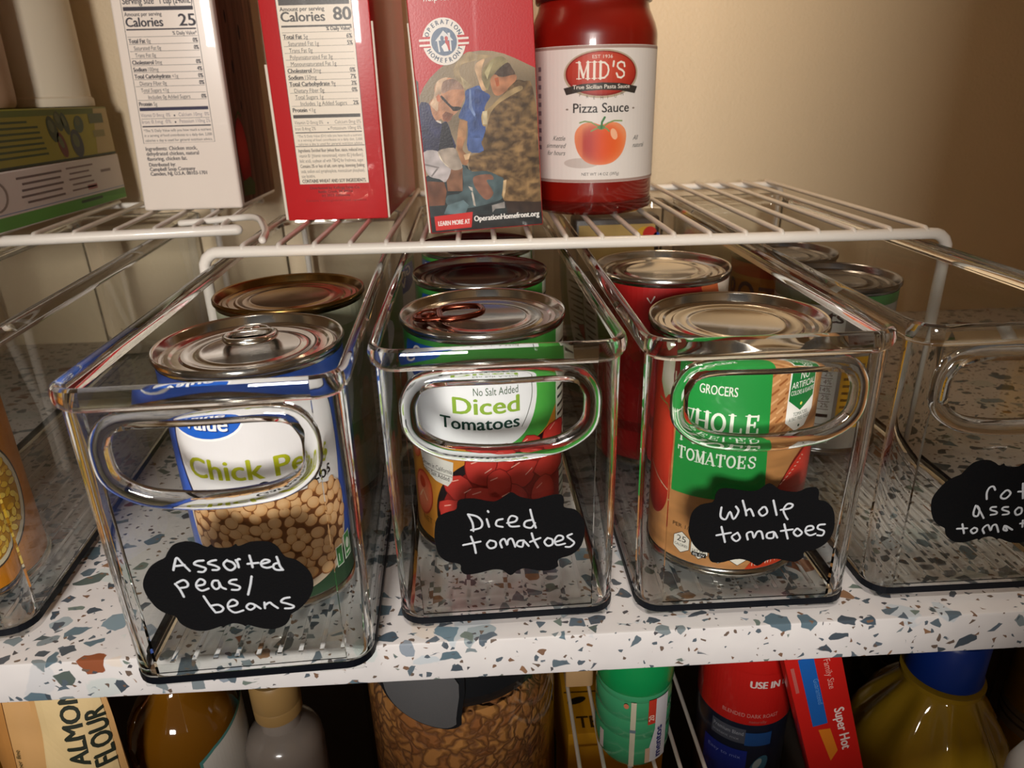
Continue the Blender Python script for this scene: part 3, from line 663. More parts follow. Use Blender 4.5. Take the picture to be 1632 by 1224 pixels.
# --- diced tomatoes
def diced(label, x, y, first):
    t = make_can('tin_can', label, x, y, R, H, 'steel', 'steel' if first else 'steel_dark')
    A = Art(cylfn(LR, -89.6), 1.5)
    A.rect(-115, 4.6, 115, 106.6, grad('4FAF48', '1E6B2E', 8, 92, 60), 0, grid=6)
    A.rect(38, 4.6, 54, 106.6, 'DDE6D2', .6); 
    for k in range(22): A.rect(39.5, 8 + k * 4.3, 39.5 + (9 + (k * 7) % 5), 9.4 + k * 4.3, '3A4A3A', 1.2)
    # orange board with tomato slices low on the label
    A.poly('37.5,71 30,63 22,59 4,57 -46,50 -60,50 -60,4.6 37.5,4.6', 'C9852F', 1)
    A.poly([(p.x, p.y) for p in smoothpath([(a, b, 0) for a, b in P2('-46,90 -44.5,72 -34,60 -18,56.5 -2,57 12,60.5 20,68 23.6,80 22,92 15,98.5 -5,101 -28,99')], 4, True)], 'E2E5E7', 2.2)
    A.line([(p.x, p.y) for p in smoothpath([(a, b, 0) for a, b in P2('14,99 19.6,93 21,82 18.6,73 15.4,67')], 5)], .35, '27402A', 3)
    A.poly('-45,97 -42,104 -20,104.4 -9,100 -8.6,95 -14,88 -24,85.5 -34,86 -41,90', '1F55B0', 3)
    for tx, uu, vv in (('Great', -37, 96.6), ('Value', -31.5, 89.6)):
        A.text(tx, uu + .4, vv - .35, 6.2, '123480', 4, sx=.9, bold=.5, shear=.12); A.text(tx, uu, vv, 6.2, 'F5F3EF', 5, sx=.9, bold=.5, shear=.12)
    A.text('No Salt Added', -5.6, 83.8, 3.5, '3F5A3F', 4, u1=14.0)
    A.text('Diced', -15.2, 75.0, 7.6, '86A83A', 4, u1=14.0, bold=.6)
    A.text('Tomatoes', -21.9, 67.6, 5.6, '143A30', 4, u1=14.0, bold=.4)
    # dark bowl rim and red diced tomatoes
    A.poly([(p.x, p.y) for p in smoothpath([(a, b, 0) for a, b in P2('38,58.5 24,60 8,58 -8,52 -20,42 -27,28 -27,14 -22,6 0,5 38,5')], 4, True)], '1A1418', 3)
    A.poly([(p.x, p.y) for p in smoothpath([(a, b, 0) for a, b in P2('38,55.5 24,57 9,55 -6,49 -17,39 -23.6,27 -24,15 -20,8 0,7 38,7')], 4, True)], '8E1A18', 4)
    r2 = random.Random(5); ch = []
    for k in range(900):
        a, b = r2.uniform(-22, 37), r2.uniform(8, 56); rr = r2.uniform(6.5, 10.5)
        if inside(P2('38,56 24,57 9,54 -6,47 -16,37 -22,26 -23,14 0,8 38,8'), a, b) and all(math.hypot(a - q[0], b - q[1]) > (rr + q[2]) * .62 for q in ch): ch.append((a, b, rr))
    for i, (a, b, rr) in enumerate(ch):
        n = r2.choice((5, 6, 7)); ph = r2.uniform(0, 6); base = r2.choice(('A01C1A', 'AE2420', '921816'))
        pt = [(a + rr * r2.uniform(.6, 1.25) * math.cos(ph + k * 6.283 / n), b + rr * r2.uniform(.6, 1.25) * math.sin(ph + k * 6.283 / n)) for k in range(n)]
        pt = [(p.x, p.y) for p in smoothpath([(u, v, 0) for u, v in pt], 2, True)]
        A.poly([(a + (u - a) * 1.07, b + (v - b) * 1.07 - .2) for u, v in pt], '7C1414', 5 + (i % 4) * .3)
        A.poly(pt, grad('C43A32', base, a - rr * .2, b + rr * .4, rr * 1.5), 5.15 + (i % 4) * .3, grid=2.4)
        A.line([(a - rr * .5, b + rr * .45), (a - rr * .1, b + rr * .62)], .5, 'F0B0A0', 6.6)
        if i % 3 == 0: A.line([(a + rr * .2, b - rr * .1), (a + rr * .55, b + rr * .15)], .4, 'F2C2B2', 6.6)
    for (a, b, rx, ry) in ((-38, 28, 8, 12.5), (-43, 51, 5.5, 6)):
        A.ell(a, b, rx, ry, 'B5331E', 2.6, -.15, 28); A.ell(a, b, rx * .9, ry * .92, grad('EE8A62', 'D2492B', a - 1, b, rx * 1.2, ry), 2.9, -.15, 28, grid=2)
        A.line([(a - rx * .5, b - ry * .3), (a, b + ry * .1), (a + rx * .4, b - ry * .25)], .9, 'F6C9A2', 3.2); A.ell(a, b + ry * .45, rx * .35, ry * .25, 'C8391F', 3.3)
    A.poly('-37.5,52 -16.4,50.5 -17.4,41 -20,37.5 -27,38.5 -35,43', 'D9D6CE', 5.5)
    A.text('Grown in California', -36, 45.2, 2.3, '2A2A2A', 7, u1=-17.4, rot=-.05); A.text('No Salt Added', -33.5, 41.2, 2.3, '2A2A2A', 7, u1=-19, rot=-.06); A.line('-35.6,43.9 -17.4,42.9', .25, '55504A', 6.5)
    A.text('NET WT 14.5 OZ (411g)', -39.5, 12.5, 3.0, '6A3A12', 2, u1=4)
    A.build('label', M['print'], t, 'green paper label printed with diced tomatoes')
    return t
t = diced('green diced tomatoes can with pull tab coloured as if reflecting red at the front of its bin', -2.8, 82.8, True)
pull_tab(R, H, M['tab_reflection'], t, math.radians(6), math.radians(-4), 23.0, 1.15)
bm = bmesh.new()
g2 = dup(t, (-3.6, 162.8, CZ), .12, 'green can with a plain dark lid, second in the Diced tomatoes bin', GRP)
for c in list(g2.children):
    if c.name.startswith('pull_tab'): bpy.data.objects.remove(c)
    elif c.name.startswith('lid'): c.data = c.data.copy(); c.data.materials[0] = M['steel_dark']
dup(g2, (-5.6, 241.5, CZ), -.2, 'green can, rearmost in the Diced tomatoes bin under the wire rack', GRP)

# --- whole peeled tomatoes
t = make_can('tin_can', 'whole peeled tomatoes can with green panel at the front of its bin', 107.9, 60.3, R, H)
wood = lambda x, y: tuple(a * (1 + .35 * (noise.noise(Vector((x * .06, y * .9, 3))))) for a in lin('B9824F')[:3]) + (1,)
A = Art(cylfn(LR, -110.6), 1.5)
A.rect(-115, 4.6, 115, 106.6, wood, 0, grid=1.5)
A.rect(-115, 88, -21.4, 106.6, '7A1F18', .8); A.poly('-21.4,99 -21.4,106.6 10,106.6 -2,101.5', '8A2A1C', .8)
A.poly([(p.x, p.y) for p in smoothpath([(a, b, 0) for a, b in P2('-26,92 -22.6,70 -23,48 -24,30 -32,22 -44,28 -50,50 -50,78 -42,92 -34,95')], 4, True)], grad('E0452E', '8E1414', -33, 64, 22, 40), 1.2, grid=3)
A.poly('-33,92 -29,99 -24,97 -24,84 -29,78 -34,84', grad('F4EFE0', 'B8C79A', -28, 90, 9), 1.8, grid=2); A.line('-34,77 -23.5,76', .8, '8A9A4A', 2)
A.line('-40,45 -30,40 -23.5,37.5', .7, 'C9A98A', 2)
weave = lambda x, y: tuple(c * (1 + .16 * math.sin(x * 4.2) * math.sin(y * 4.2)) for c in lin('23913F')[:3]) + (1,)
A.poly('-21.4,99.4 15.8,103.8 19,40.6 -21.7,38.2', weave, 2, grid=.75)
A.rect(15.8, 78, 44, 103, 'C08A58', 1)
for k in range(40): A.line([(17 + (k % 5) * 3.2 - .02 * k, 72 + (k // 5) * 4.1), (19.4 + (k % 5) * 3.2, 74.2 + (k // 5) * 4.1)], .9, 'D9AA78' if k % 2 else '9A5E33', 1.5)
A.poly('8,106.6 30,106.6 38,102 26,100', 'E6E2D6', 2.2); A.poly('18,106.6 34,106.6 40,101.5 30,103', 'B12A1E', 2.6); A.poly('36,106.6 44,106.6 44,98 38,100', '4E7A32', 2.8)
A.text('GROCERS', -11.9, 87.8, 4.0, 'E9F0E4', 4, u1=3.2, bold=.12)
A.poly('-20.6,93 -18.4,95.5 -16.4,93.5 -16.2,85.5 -18.2,82.4 -20.4,84.5', 'E9F0E4', 3.6); A.text('ML', -20, 87.2, 2.4, '23713A', 4, u1=-16.8, rot=.0); A.rect(-20.8, 79.2, -18.2, 80, 'E9F0E4', 3.6)
A.polys(serif_polys('WHOLE', -19.4, 14.0, 71.2, 8.6), 'E6EEDF', 4)
A.polys(serif_polys('PEELED', -19.4, 14.0, 64.0, 4.9), 'E6EEDF', 4)
A.polys(serif_polys('TOMATOES', -19.6, 14.2, 55.6, 5.6), 'E6EEDF', 4)
A.poly('24.2,98 40,98 41,78 36,71.5 30,70.4 24.4,75', 'F2F1EA', 3); A.poly('24.9,97.5 39.6,97.5 39.9,84.4 31.6,79.6 24.8,84.8', '1E7A3A', 4)
A.text('NO', 29.6, 93.6, 3.6, 'F2F1EA', 5, u1=34.8); A.text('ARTIFICIAL', 25.4, 89.9, 2.8, 'F2F1EA', 5, u1=39.3); A.text('COLORS & FLAVORS', 25.4, 87.0, 2.0, 'F2F1EA', 5, u1=39.3)
A.text('TOMATOES,', 28, 77.4, 1.6, '2A4A34', 5, u1=37); A.text('A FAT FREE FOOD', 26, 75.2, 1.6, '2A4A34', 5, u1=38.5); A.ell(31.8, 82.6, .8, .8, 'E8E26A', 5, n=5); A.ell(32, 72.6, .7, .7, '2A4A34', 5, n=5)
A.poly([(p.x, p.y) for p in smoothpath([(a, b, 0) for a, b in P2('15,38 22,41 28,50 33,57 42,62 52,58 54,44 46,34 30,30 18,33')], 4, True)], '7E1712', 2.6)
A.poly([(p.x, p.y) for p in smoothpath([(a, b, 0) for a, b in P2('18,37.5 25,44 30,52 36,57.5 43,60.5 51,56 52,45 45,36 30,32 20,34')], 4, True)], grad('D8382A', '9E1A14', 36, 52, 16), 3, grid=2.2)
for k in range(9): A.line([(26 + k * 1.5, 46 + k * 1.35), (27 + k * 1.5, 46.7 + k * 1.2)], .5, 'F0B8A6', 4)
A.text('PER 1/2 CUP', -19.5, 21.0, 1.9, '3A2A1C', 3, u1=-3.5)
for k, (a, n1, n2) in enumerate(((-14.6, '25', 'CALORIES'), (-6.2, '0g', 'SAT FAT'), (2.2, '220mg', 'SODIUM'), (10.6, '4g', 'SUGARS'))):
    hx = [(-3.7, 1.8), (0, 4.6), (3.7, 1.8), (3.7, -3.6), (0, -6.2), (-3.7, -3.6)]
    A.poly([(a + p * 1.06, 14.4 - k * .4 + q * 1.06) for p, q in hx], '2A2A2A', 3); A.poly([(a + p, 14.4 - k * .4 + q) for p, q in hx], 'ECE6DA', 4)
    A.text(n1, a - 2.2, 13.9 - k * .4, 3.0, '2A2A2A', 5, u1=a + 2.2); A.text(n2, a - 3.2, 11.4 - k * .4, 1.3, '2A2A2A', 5, u1=a + 3.2)
    if k == 1: A.rect(a - 3.2, 8.9, a + 3.2, 11, '1C1C1C', 6); A.text('0% DV', a - 2.6, 9.3, 1.2, 'F0F0F0', 7, u1=a + 2.6)
A.poly('14,4.6 17,9 23,11.4 31,11.5 38,8.5 42,4.6', 'C23A18', 3); A.text('NET WT 14.5 OZ', 17, 6.2, 2.6, 'F2E6D6', 4, u1=38)
A.build('label', M['print'], t, 'paper label with green Whole Peeled Tomatoes panel on a wood-grain picture')

# --- red can behind it
t = make_can('tin_can', 'red can with a plain steel lid behind the whole peeled tomatoes can', 99.4, 160.5, R, H)
A = Art(cylfn(LR, -104.5), 3.0)
A.rect(-115, 4.6, 115, 106.6, 'A81D1C', 0); A.poly('22,106.6 30,86 44,74 70,74 70,106.6', 'D06A3A', 1); A.poly('34,106.6 38,96 50,90 60,106.6', 'EAD9C6', 2)
A.rect(-115, 22, 115, 28, '7A1414', 1); A.line('-6.5,101 -4.6,98.4 -2.8,102', .8, 'F0E6DC', 2); A.ell(6, 60, 26, 14, '8C1716', 1)
A.build('label', M['print'], t)

# --- smaller cans in the right-hand bin
RS, HS = 32.9, 101
t = make_can('tin_can', 'small can with green band and white nutrition label in the rightmost bin', 203.2, 163, RS, HS, 'steel_dark', 'steel_dark')
A = Art(cylfn(RS + .12, -117.5), 1.5)
A.rect(-104, 4.6, 104, 96.4, '8F8C86', 0); A.rect(-104, 90.5, 104, 96.4, '3E6B3A', 1); A.rect(-70, 8, 8, 90.5, 'D8D6CE', 2)
A.text('Nutrition Facts', -66, 81.4, 7.0, '14181A', 4, u1=6.4, bold=.5)
for k in range(13): A.rect(-24, 72.6 - k * 4.8, 6, 73.0 - k * 4.8, '2A2C2C', 3)
for k, (a, b) in enumerate((('Serv. size', '125g'), ('Calories', '25'), ('Total Fat', '0%'), ('Sodium', '17%'), ('Carb.', '2%'), ('Fiber', '4%'), ('Sugars', '14%'), ('Protein', '2%'), ('Calcium', '2%'))):
    A.text(a, -23.4, 69.2 - k * 4.8, 2.8, '22282A', 4, sx=.9); A.text(b, 5.4, 69.2 - k * 4.8, 2.8, '22282A', 4, align='R', sx=.9)
A.rect(-24, 24.6, 6, 26.6, '14181A', 4)
A.rect(10, 18, 26, 62, 'D9A017', 2)
for k in range(9): A.rect(11.6, 22 + k * 4.3, 23 - (k * 5) % 4, 23.6 + k * 4.3, '6A4A0A', 3)
A.build('label', M['print'], t)
t = make_can('tin_can', 'small orange can at the back of the rightmost bin', 200.2, 233, RS, HS, 'steel_dark', 'steel_dark')
A = Art(cylfn(RS + .12, -120), 1.5)
A.rect(-104, 4.6, 104, 96.4, 'C98A3A', 0); A.rect(-104, 4.6, 104, 40, 'A82A1C', 1); A.rect(-104, 88, 104, 96.4, 'C2471C', 1)
A.text('RO', -37, 66, 18, '4A4A4C', 2, u1=-12, bold=.8); A.text('TEL', -9, 64, 18, '5C5A58', 2, u1=28, bold=.8)
A.ell(20, 52, 12, 9, 'C2281C', 2)
A.build('label', M['print'], t)

# --- can of corn in the left-hand bin
t = make_can('tin_can', 'orange can with an oval food picture in the left edge bin', -253.2, 53.4, R, H)
A = Art(cylfn(LR, -52), 3.0)
oz = lambda x, y: tuple(a * (1 + .25 * noise.noise(Vector((x * .05, y * .12, 0)))) for a in lin('D8861C')[:3]) + (1,)
A.rect(-115, 4.6, 115, 106.6, oz, 0, grid=4)
A.ell(12, 45, 29, 31, '4A3A2A', 1, 0, 48); A.ell(12, 45, 28, 30, 'E9DDBE', 2, 0, 48); A.ell(12, 45, 25.6, 27.6, 'C98F18', 3, 0, 48)
r3 = random.Random(9); ks = []
for k in range(1500):
    a, b = r3.uniform(-13, 37), r3.uniform(18, 72)
    if ((a - 12) / 24.6) ** 2 + ((b - 45) / 26.6) ** 2 < 1 and all(math.hypot(a - q[0], b - q[1]) > 3.1 for q in ks): ks.append((a, b))
for i, (a, b) in enumerate(ks):
    an = r3.uniform(0, 3.1); A.ell(a, b, 2.5, 1.6, 'A86A10', 4 + (i % 3) * .3, an, 10); A.ell(a, b + .2, 2.2, 1.35, r3.choice(('F0C23A', 'F4D05A', 'E8B02A')), 4.15 + (i % 3) * .3, an, 10)
A.build('label', M['print'], t, 'orange paper label with an oval of yellow kernels')

# ------------------------------------------------------------------ white wire racks
RZ, RR = 131.0, 3.2            # centre height and radius of the front bars
TOP = RZ + RR + 1.5            # what stands on the wires stands at this height
t = thing('wire_rack', 'white wire rack over the clear bins, carrying red boxes and a sauce jar', 'rack')
yf = lambda x: 168.9 + (x + 158) * (154.2 - 168.9) / 416
fr = [(-158, 170, 3.4), (-158, yf(-158), 60), (-158, yf(-158), 118)] + [(-158 + 9 * (1 - math.cos(a)), yf(-158), RZ - 9 + 9 * math.sin(a)) for a in (.3, .7, 1.1, 1.4)] + [(-148, yf(-148), RZ), (50, yf(50), RZ), (248, yf(248), RZ)]
fr += [(258.6 - 9 * (1 - math.cos(a)), yf(258), RZ - 9 + 9 * math.sin(a)) for a in (1.4, 1.1, .7, .3)] + [(258.6, yf(258), 118), (258.6, yf(258), 60), (258.6, yf(258) + 1, 3.4)]
obj('front_bar', tube(fr, RR, 14), M['white_wire'], t)
yb = lambda x: 404 - (x + 158) * .04
rb = [(-158, yb(-158), 3.4), (-158, yb(-158), 118)] + [(-158 + 9 * (1 - math.cos(a)), yb(-158), RZ - 9 + 9 * math.sin(a)) for a in (.3, .7, 1.1, 1.4)] + [(-148, yb(-148), RZ), (248, yb(248), RZ)]
rb += [(258.6 - 9 * (1 - math.cos(a)), yb(258), RZ - 9 + 9 * math.sin(a)) for a in (1.4, 1.1, .7, .3)] + [(258.6, yb(258), 118), (258.6, yb(258), 3.4)]
obj('rear_bar', tube(rb, 2.6, 12), M['white_wire'], t)
for k in range(20):
    x = 245 - 20 * k
    obj('wire', tube([(x, yf(x) - 1.0, RZ + RR - 1.4), (x, yf(x) + .8, RZ + RR - .2), (x, yf(x) + 4, RZ + RR - .1), (x, yb(x) + 1, RZ + RR - .1)], 1.6, 10), M['white_wire'], t)
t = thing('wire_rack', 'white wire rack with hooked end at the left, under the white carton', 'rack', (-161.6, 243.1, 0), .105)
bz = RZ
obj('front_bar', tube([(-275, 0, bz), (-140, 0, bz), (0, 0, bz)], RR + .3, 14), M['white_wire'], t)
obj('rear_bar', tube([(-275, 152, bz), (-20, 152, bz), (-12, 150, bz), (-9, 144, bz)], 2.4, 10), M['white_wire'], t)
for k in range(11):
    x = -26.5 - 24.2 * k
    obj('wire', tube([(x, -1, bz + RR - 1.2), (x, 1, bz + RR - .1), (x, 5, bz + RR), (x, 151, bz + RR)], 1.6, 10), M['white_wire'], t)
obj('wire', tube([(-9, -1, bz + RR - 1.2), (-9, 5, bz + RR), (-9, 146, bz + RR)], 1.6, 10), M['white_wire'], t)
ca, sa = math.cos(-.105), math.sin(-.105)
def loc2(x, y): x += 161.6; y -= 243.1; return (x * ca - y * sa, x * sa + y * ca)
hk = [(-205, 263, 133.2), (-188, 264, 134.0), (-171, 263.5, 135.2), (-157, 257, 136.8), (-145, 238, 138.2), (-135, 212, 138.4), (-127, 188, 137.6), (-124, 170, 136.7)]
obj('hook', tube([Vector((*loc2(a, b), c)) for a, b, c in smoothpath(hk, 5)], 2.2, 12), M['white_wire'], t)
for x, y in ((-270, 2), (-50, 150), (-262, 150)):
    obj('leg', tube([(x, y, 3), (x, y, 60), (x, y, bz - 1)], 2.6, 10), M['white_wire'], t)

# ------------------------------------------------------------------ cartons
def taper_prism(fn, w, d, h, bev=1.2):
    bm = bmesh.new(); V = []
    for v in (0, h):
        for u, y in ((0, 0), (w, 0), (w, d), (0, d)):
            p = Vector(fn(u, v, 0)); V.append(bm.verts.new((p.x, p.y + y, p.z)))
    for f in ((0, 3, 2, 1), (4, 5, 6, 7), (0, 1, 5, 4), (1, 2, 6, 5), (2, 3, 7, 6), (3, 0, 4, 7)): bm.faces.new([V[i] for i in f])
    if bev: bmesh.ops.bevel(bm, geom=bm.edges[:], offset=bev, segments=3, affect='EDGES', profile=.5)
    return bm

# chicken broth carton
t = thing('broth_carton', 'white broth carton showing its nutrition panel, Calories 25, on the left wire rack', 'carton', (-248.4, 308.4, TOP), 0)
cw = lambda u, v, h: (7.6 * v / 136 * .9 + u * (71.4 - 4.6 * v / 136) / 71.4, -h, v)
obj('carton_body', taper_prism(cw, 71.4, 92, 240, 2.2), M['carton'], t)
A = Art(cw, None, .04); K = '3A3640'; G = '8A8088'
a0, a1 = 7.8, 58.6
vv = lambda py: 135 - (py - 5) * .3946
A.line([(a0, vv(228)), (a0, 178), (a1, 178), (a1, vv(228))], .35, K, 1, True)
A.text('Nutrition Facts', a0 + 1.5, 163, 8, K, 2, u1=a1 - 1.5, bold=.35); A.text('4 servings per container', a0 + 1.5, 149, 3, K, 2, sx=.9)
A.text('Serving size', a0 + 1.2, vv(7), 4.0, K, 2, u1=a0 + 23, bold=.2); A.text('1 cup (240mL)', a1 - 23.5, vv(7), 4.0, K, 2, u1=a1 - 1, bold=.2)
A.rect(a0 + 1, vv(17), a1 - 1, vv(11), K, 2)
A.text('Amount per serving', a0 + 1.2, vv(25), 2.3, K, 2, sx=.95, bold=.12)
A.text('Calories', a0 + 1.2, vv(41), 5.4, K, 2, u1=a0 + 27, bold=.5); A.text('25', a1 - 12.5, vv(41), 7.0, K, 2, u1=a1 - 1, bold=.6)
A.rect(a0 + 1, vv(46.4), a1 - 1, vv(44.2), K, 2)
A.text('% Daily Value*', a1 - 18, vv(54.5), 2.2, K, 2, u1=a1 - 1, bold=.1)
rows = [('Total Fat', ' 0g', '0%', 0, 1), ('', 'Saturated Fat 0g', '0%', 3, 0), ('', 'Trans Fat 0g', '', 3, 0), ('Cholesterol', ' 0mg', '0%', 0, 1), ('Sodium', ' 100mg', '4%', 0, 1), ('Total Carbohydrate', ' <1g', '0%', 0, 1), ('', 'Dietary Fiber 0g', '0%', 3, 0), ('', 'Total Sugars <1g', '', 3, 0), ('', 'Includes 0g Added Sugars', '0%', 7.5, 0), ('Protein', ' 5g', '', 0, 1)]
def nf_rows(A, rows, a0, a1, vf, y0, dy, cap, sx=.9, K=K, lw=.22):
    for i, (b, r, p, ind, _) in enumerate(rows):
        y = vf(y0 + i * dy); u = a0 + 1.2 + ind
        A.rect(a0 + 1 + max(0, ind - 3), y + cap * 1.45, a1 - 1, y + cap * 1.45 + lw, K, 2)
        if b:
            A.text(b, u, y, cap, K, 2, sx=sx, bold=.28); q = text_polys(b)[0]; u += (max(x[0] for x in q) - min(x[0] for x in q)) * cap / CAP * sx + 1.3
        A.text(r.strip(), u, y, cap, K, 2, sx=sx * .92)
        if p: A.text(p, a1 - 1.2, y, cap, K, 2, align='R', sx=sx * .95, bold=.25)
nf_rows(A, rows, a0, a1, vv, 66, 11.1, 2.5, .86)
A.rect(a0 + 1, vv(174), a1 - 1, vv(168.4), '33304A', 2)
A.text('Vitamin D 0mcg  0%', a0 + 1.2, vv(184), 2.3, G, 2, u1=a0 + 22); A.ell(a0 + 25, vv(182.5), .6, .6, K, 2); A.text('Calcium 10mg  0%', a0 + 28, vv(184), 2.3, G, 2, u1=a1 - 1)
A.text('Iron 0.1mg  0%', a0 + 1.2, vv(195), 2.3, G, 2, u1=a0 + 22); A.ell(a0 + 25, vv(193.5), .6, .6, K, 2); A.text('Potassium 110mg 2%', a0 + 28, vv(195), 2.3, G, 2, u1=a1 - 1)
A.rect(a0 + 1, vv(187.4), a1 - 1, vv(186.8), K, 2); A.rect(a0 + 1, vv(201), a1 - 1, vv(198.8), K, 2)
for k, s in enumerate(('*The % Daily Value tells you how much a nutrient', 'in a serving of food contributes to a daily diet. 2,000', 'calories a day is used for general nutrition advice.')): A.text(s, a0 + 1.4, vv(209 + k * 8.2), 1.75, K, 2, u1=a1 - 1.2)
for k, s in enumerate(('Ingredients: Chicken stock,', 'dehydrated chicken, natural', 'flavoring, chicken fat.')): A.text(s, a0 + .6, vv(240.5 + k * 8.7), 2.5, K, 2, sx=.92, bold=.16)
for k, s in enumerate(('Distributed by:', 'Campbell Soup Company', 'Camden, NJ, U.S.A. 08103-1701')): A.text(s, a0 + 1.2, vv(268 + k * 8.0), 2.4, K, 2, sx=.9, bold=.2)
A.build('nutrition_panel', M['card'], t)
# wood-pattern side of the carton
sd = lambda u, v, h: (cw(71.4, v, 0)[0] + h, u, v)
A = Art(sd, None, .05)
plank = lambda x, y: tuple(c * (.72 + .55 * noise.noise(Vector((x * .22, y * .012, 1))) + .25 * noise.noise(Vector((x * 1.1, y * .03, 7)))) for c in lin('8A6248')[:3]) + (1,)
A.rect(6, 3, 90, 238, plank, 1, grid=3)
for x in (14, 27, 43, 60, 76): A.rect(x, 3, x + .7, 238, '4A3228', 2)
for a, b, r in ((24, 96, 2.6), (31, 70, 2), (22, 128, 2.4), (50, 120, 3)): A.ell(a, b, r * .7, r * 1.8, '2E201A', 2)
A.ell(20, 36, 13, 26, '8E1B16', 3, .1, 32); A.ell(20, 37, 12, 24, grad('C93A2C', '9A1E18', 17, 42, 20), 4, .1, 32, grid=4); A.line('14,62 20,66 26,63', 1.4, '4E6A2E', 5); A.poly('8,8 34,6 38,14 28,20 10,18', '5A6A3A', 5)
A.build('side_picture', M['flat_print'], t)
obj('cap', lathe([(11, 0), (12.4, .6), (12.4, 9), (11.6, 10), (2, 10.2)], 32, c=(36, 44, 240.2)), M['redcard'], t)

# red cracker box with nutrition facts
t = thing('cracker_box', 'red box showing its nutrition panel, Calories 80, between white carton and photo-printed box', 'box', (-127.2, 242.4, TOP), math.radians(-2.2))
cb = lambda u, v, h: (u, -h, v)
obj('carton_body', taper_prism(cb, 64.9, 150, 232, .8), M['redcard'], t)
obj('board_edge', box(-1.7, -.05, .6, 2.2, .5, 93, .2), M['card_edge'], t); obj('board_edge', box(64.95, 66.2, .4, 2.0, .5, 115, .2), M['card_edge'], t)
A = Art(cb, None, .04); K2 = '403A34'; a0, a1 = 10.9, 54.2
vr = lambda py: 126.7 - py * .357
A.rect(a0 - .4, vr(291), a1 + .4, 176, 'EFE3D0', 1); A.line([(a0 - .5, vr(291.3)), (a0 - .5, 176), (a1 + .5, 176), (a1 + .5, vr(291.3))], .35, '5A1414', 1.5, True)
A.text('Nutrition Facts', a0 + 1.2, 163, 7, K2, 2, u1=a1 - 1, bold=.35); A.text('About 26 servings per container', a0 + 1.2, 153, 2.4, K2, 2, sx=.9); A.text('Serving size  5 crackers (16g)', a0 + 1.2, 145, 2.6, K2, 2, u1=a1 - 1, bold=.2)
A.rect(a0 + 1, vr(7), a1 - .8, vr(-3), K2, 2)
A.text('Amount per serving', a0 + 1.2, vr(15.6), 2.1, K2, 2, sx=1.05, bold=.2)
A.text('Calories', a0 + 1.2, vr(31), 5.0, K2, 2, u1=a0 + 27, bold=.5); A.text('80', a1 - 11, vr(30), 6.6, K2, 2, u1=a1 - .8, bold=.7)
A.rect(a0 + 1, vr(39.4), a1 - .8, vr(36.6), K2, 2)
A.text('% Daily Value*', a1 - 16, vr(45.2), 2.0, K2, 2, u1=a1 - .8, bold=.25)
rows = [('Total Fat', ' 5g', '6%', 0, 1), ('', 'Saturated Fat 1g', '5%', 2.6, 0), ('', 'Trans Fat 0g', '', 2.6, 0), ('', 'Polyunsaturated Fat 3g', '', 2.6, 0), ('', 'Monounsaturated Fat 1g', '', 2.6, 0), ('Cholesterol', ' 0mg', '0%', 0, 1), ('Sodium', ' 150mg', '7%', 0, 1), ('Total Carbohydrate', ' 9g', '3%', 0, 1), ('', 'Dietary Fiber 0g', '0%', 2.6, 0), ('', 'Total Sugars 1g', '', 2.6, 0), ('', 'Includes 1g Added Sugars', '2%', 5.4, 0), ('Protein', ' <1g', '', 0, 1)]
nf_rows(A, rows, a0, a1, vr, 56.8, 10.35, 2.3, .9, K2, .18)
A.rect(a0 + 1, vr(180.6), a1 - .8, vr(175), K2, 2)
G2 = '7E7468'
A.text('Vitamin D 0mcg 0%', a0 + 1.2, vr(190.4), 2.0, G2, 2, u1=a0 + 19); A.ell(a0 + 22, vr(189), .4, .4, K2, 2); A.text('Calcium 0mg 0%', a1 - 17, vr(190.4), 2.0, G2, 2, u1=a1 - .8)
A.text('Iron 0.4mg 2%', a0 + 1.2, vr(200.4), 2.0, G2, 2, u1=a0 + 14); A.ell(a0 + 22, vr(199), .4, .4, K2, 2); A.text('Potassium 10mg 0%', a1 - 20, vr(200.4), 2.0, G2, 2, u1=a1 - .8)
A.rect(a0 + 1, vr(205), a1 - .8, vr(203.4), K2, 2); A.rect(a0 + 1, vr(193), a1 - .8, vr(192.5), G2, 2)
for k, s in enumerate(('*The % Daily Value (DV) tells you how much a nutrient', 'in a serving of food contributes to a daily diet. 2,000', 'calories a day is used for general nutrition advice.')): A.text(s, a0 + 2, vr(212 + k * 6.6), 1.5, G2, 2, u1=a1 - 1)
A.rect(a0, vr(227.4), a1, vr(226.2), K2, 2)
for k, s in enumerate(('Ingredients: Enriched flour (wheat flour, niacin, reduced iron,', 'vitamin B1 [thiamin mononitrate], vitamin B2 [riboflavin],', 'folic acid), soybean oil with TBHQ for freshness, sugar.', 'Contains 2% or less of salt, corn syrup, leavening (baking', 'soda, sodium acid pyrophosphate, monocalcium phosphate),')): A.text(s, a0 + 1.4, vr(236.6 + k * 8.8), 2.0, '6A6056', 2, u1=a1 - 1.4, bold=.1 if k in (0, 3) else 0)
A.text('soy lecithin.', a0 + 1.4, vr(280.2), 2.0, '6A6056', 2, u1=a0 + 10)
A.text('CONTAINS WHEAT AND SOY INGREDIENTS.', a0 + 1.4, vr(289), 2.1, K2, 2, u1=a1 - 1.2, bold=.15)
for k, (s, q) in enumerate((('Distributed by Kellogg Sales Co.', 16), ('Battle Creek, MI 49016', 11), ('(c) 2022 Kellanova', 9))): A.text(s, 32.6 - q, vr(300.4 + k * 6.6), 1.6, '4A0E10', 2, u1=32.6 + q, bold=.1)
A.text('Contains a bioengineered food ingredient', 13, vr(322), 1.2, '6A1214', 2, u1=52)
A.build('nutrition_panel', M['card'], t)

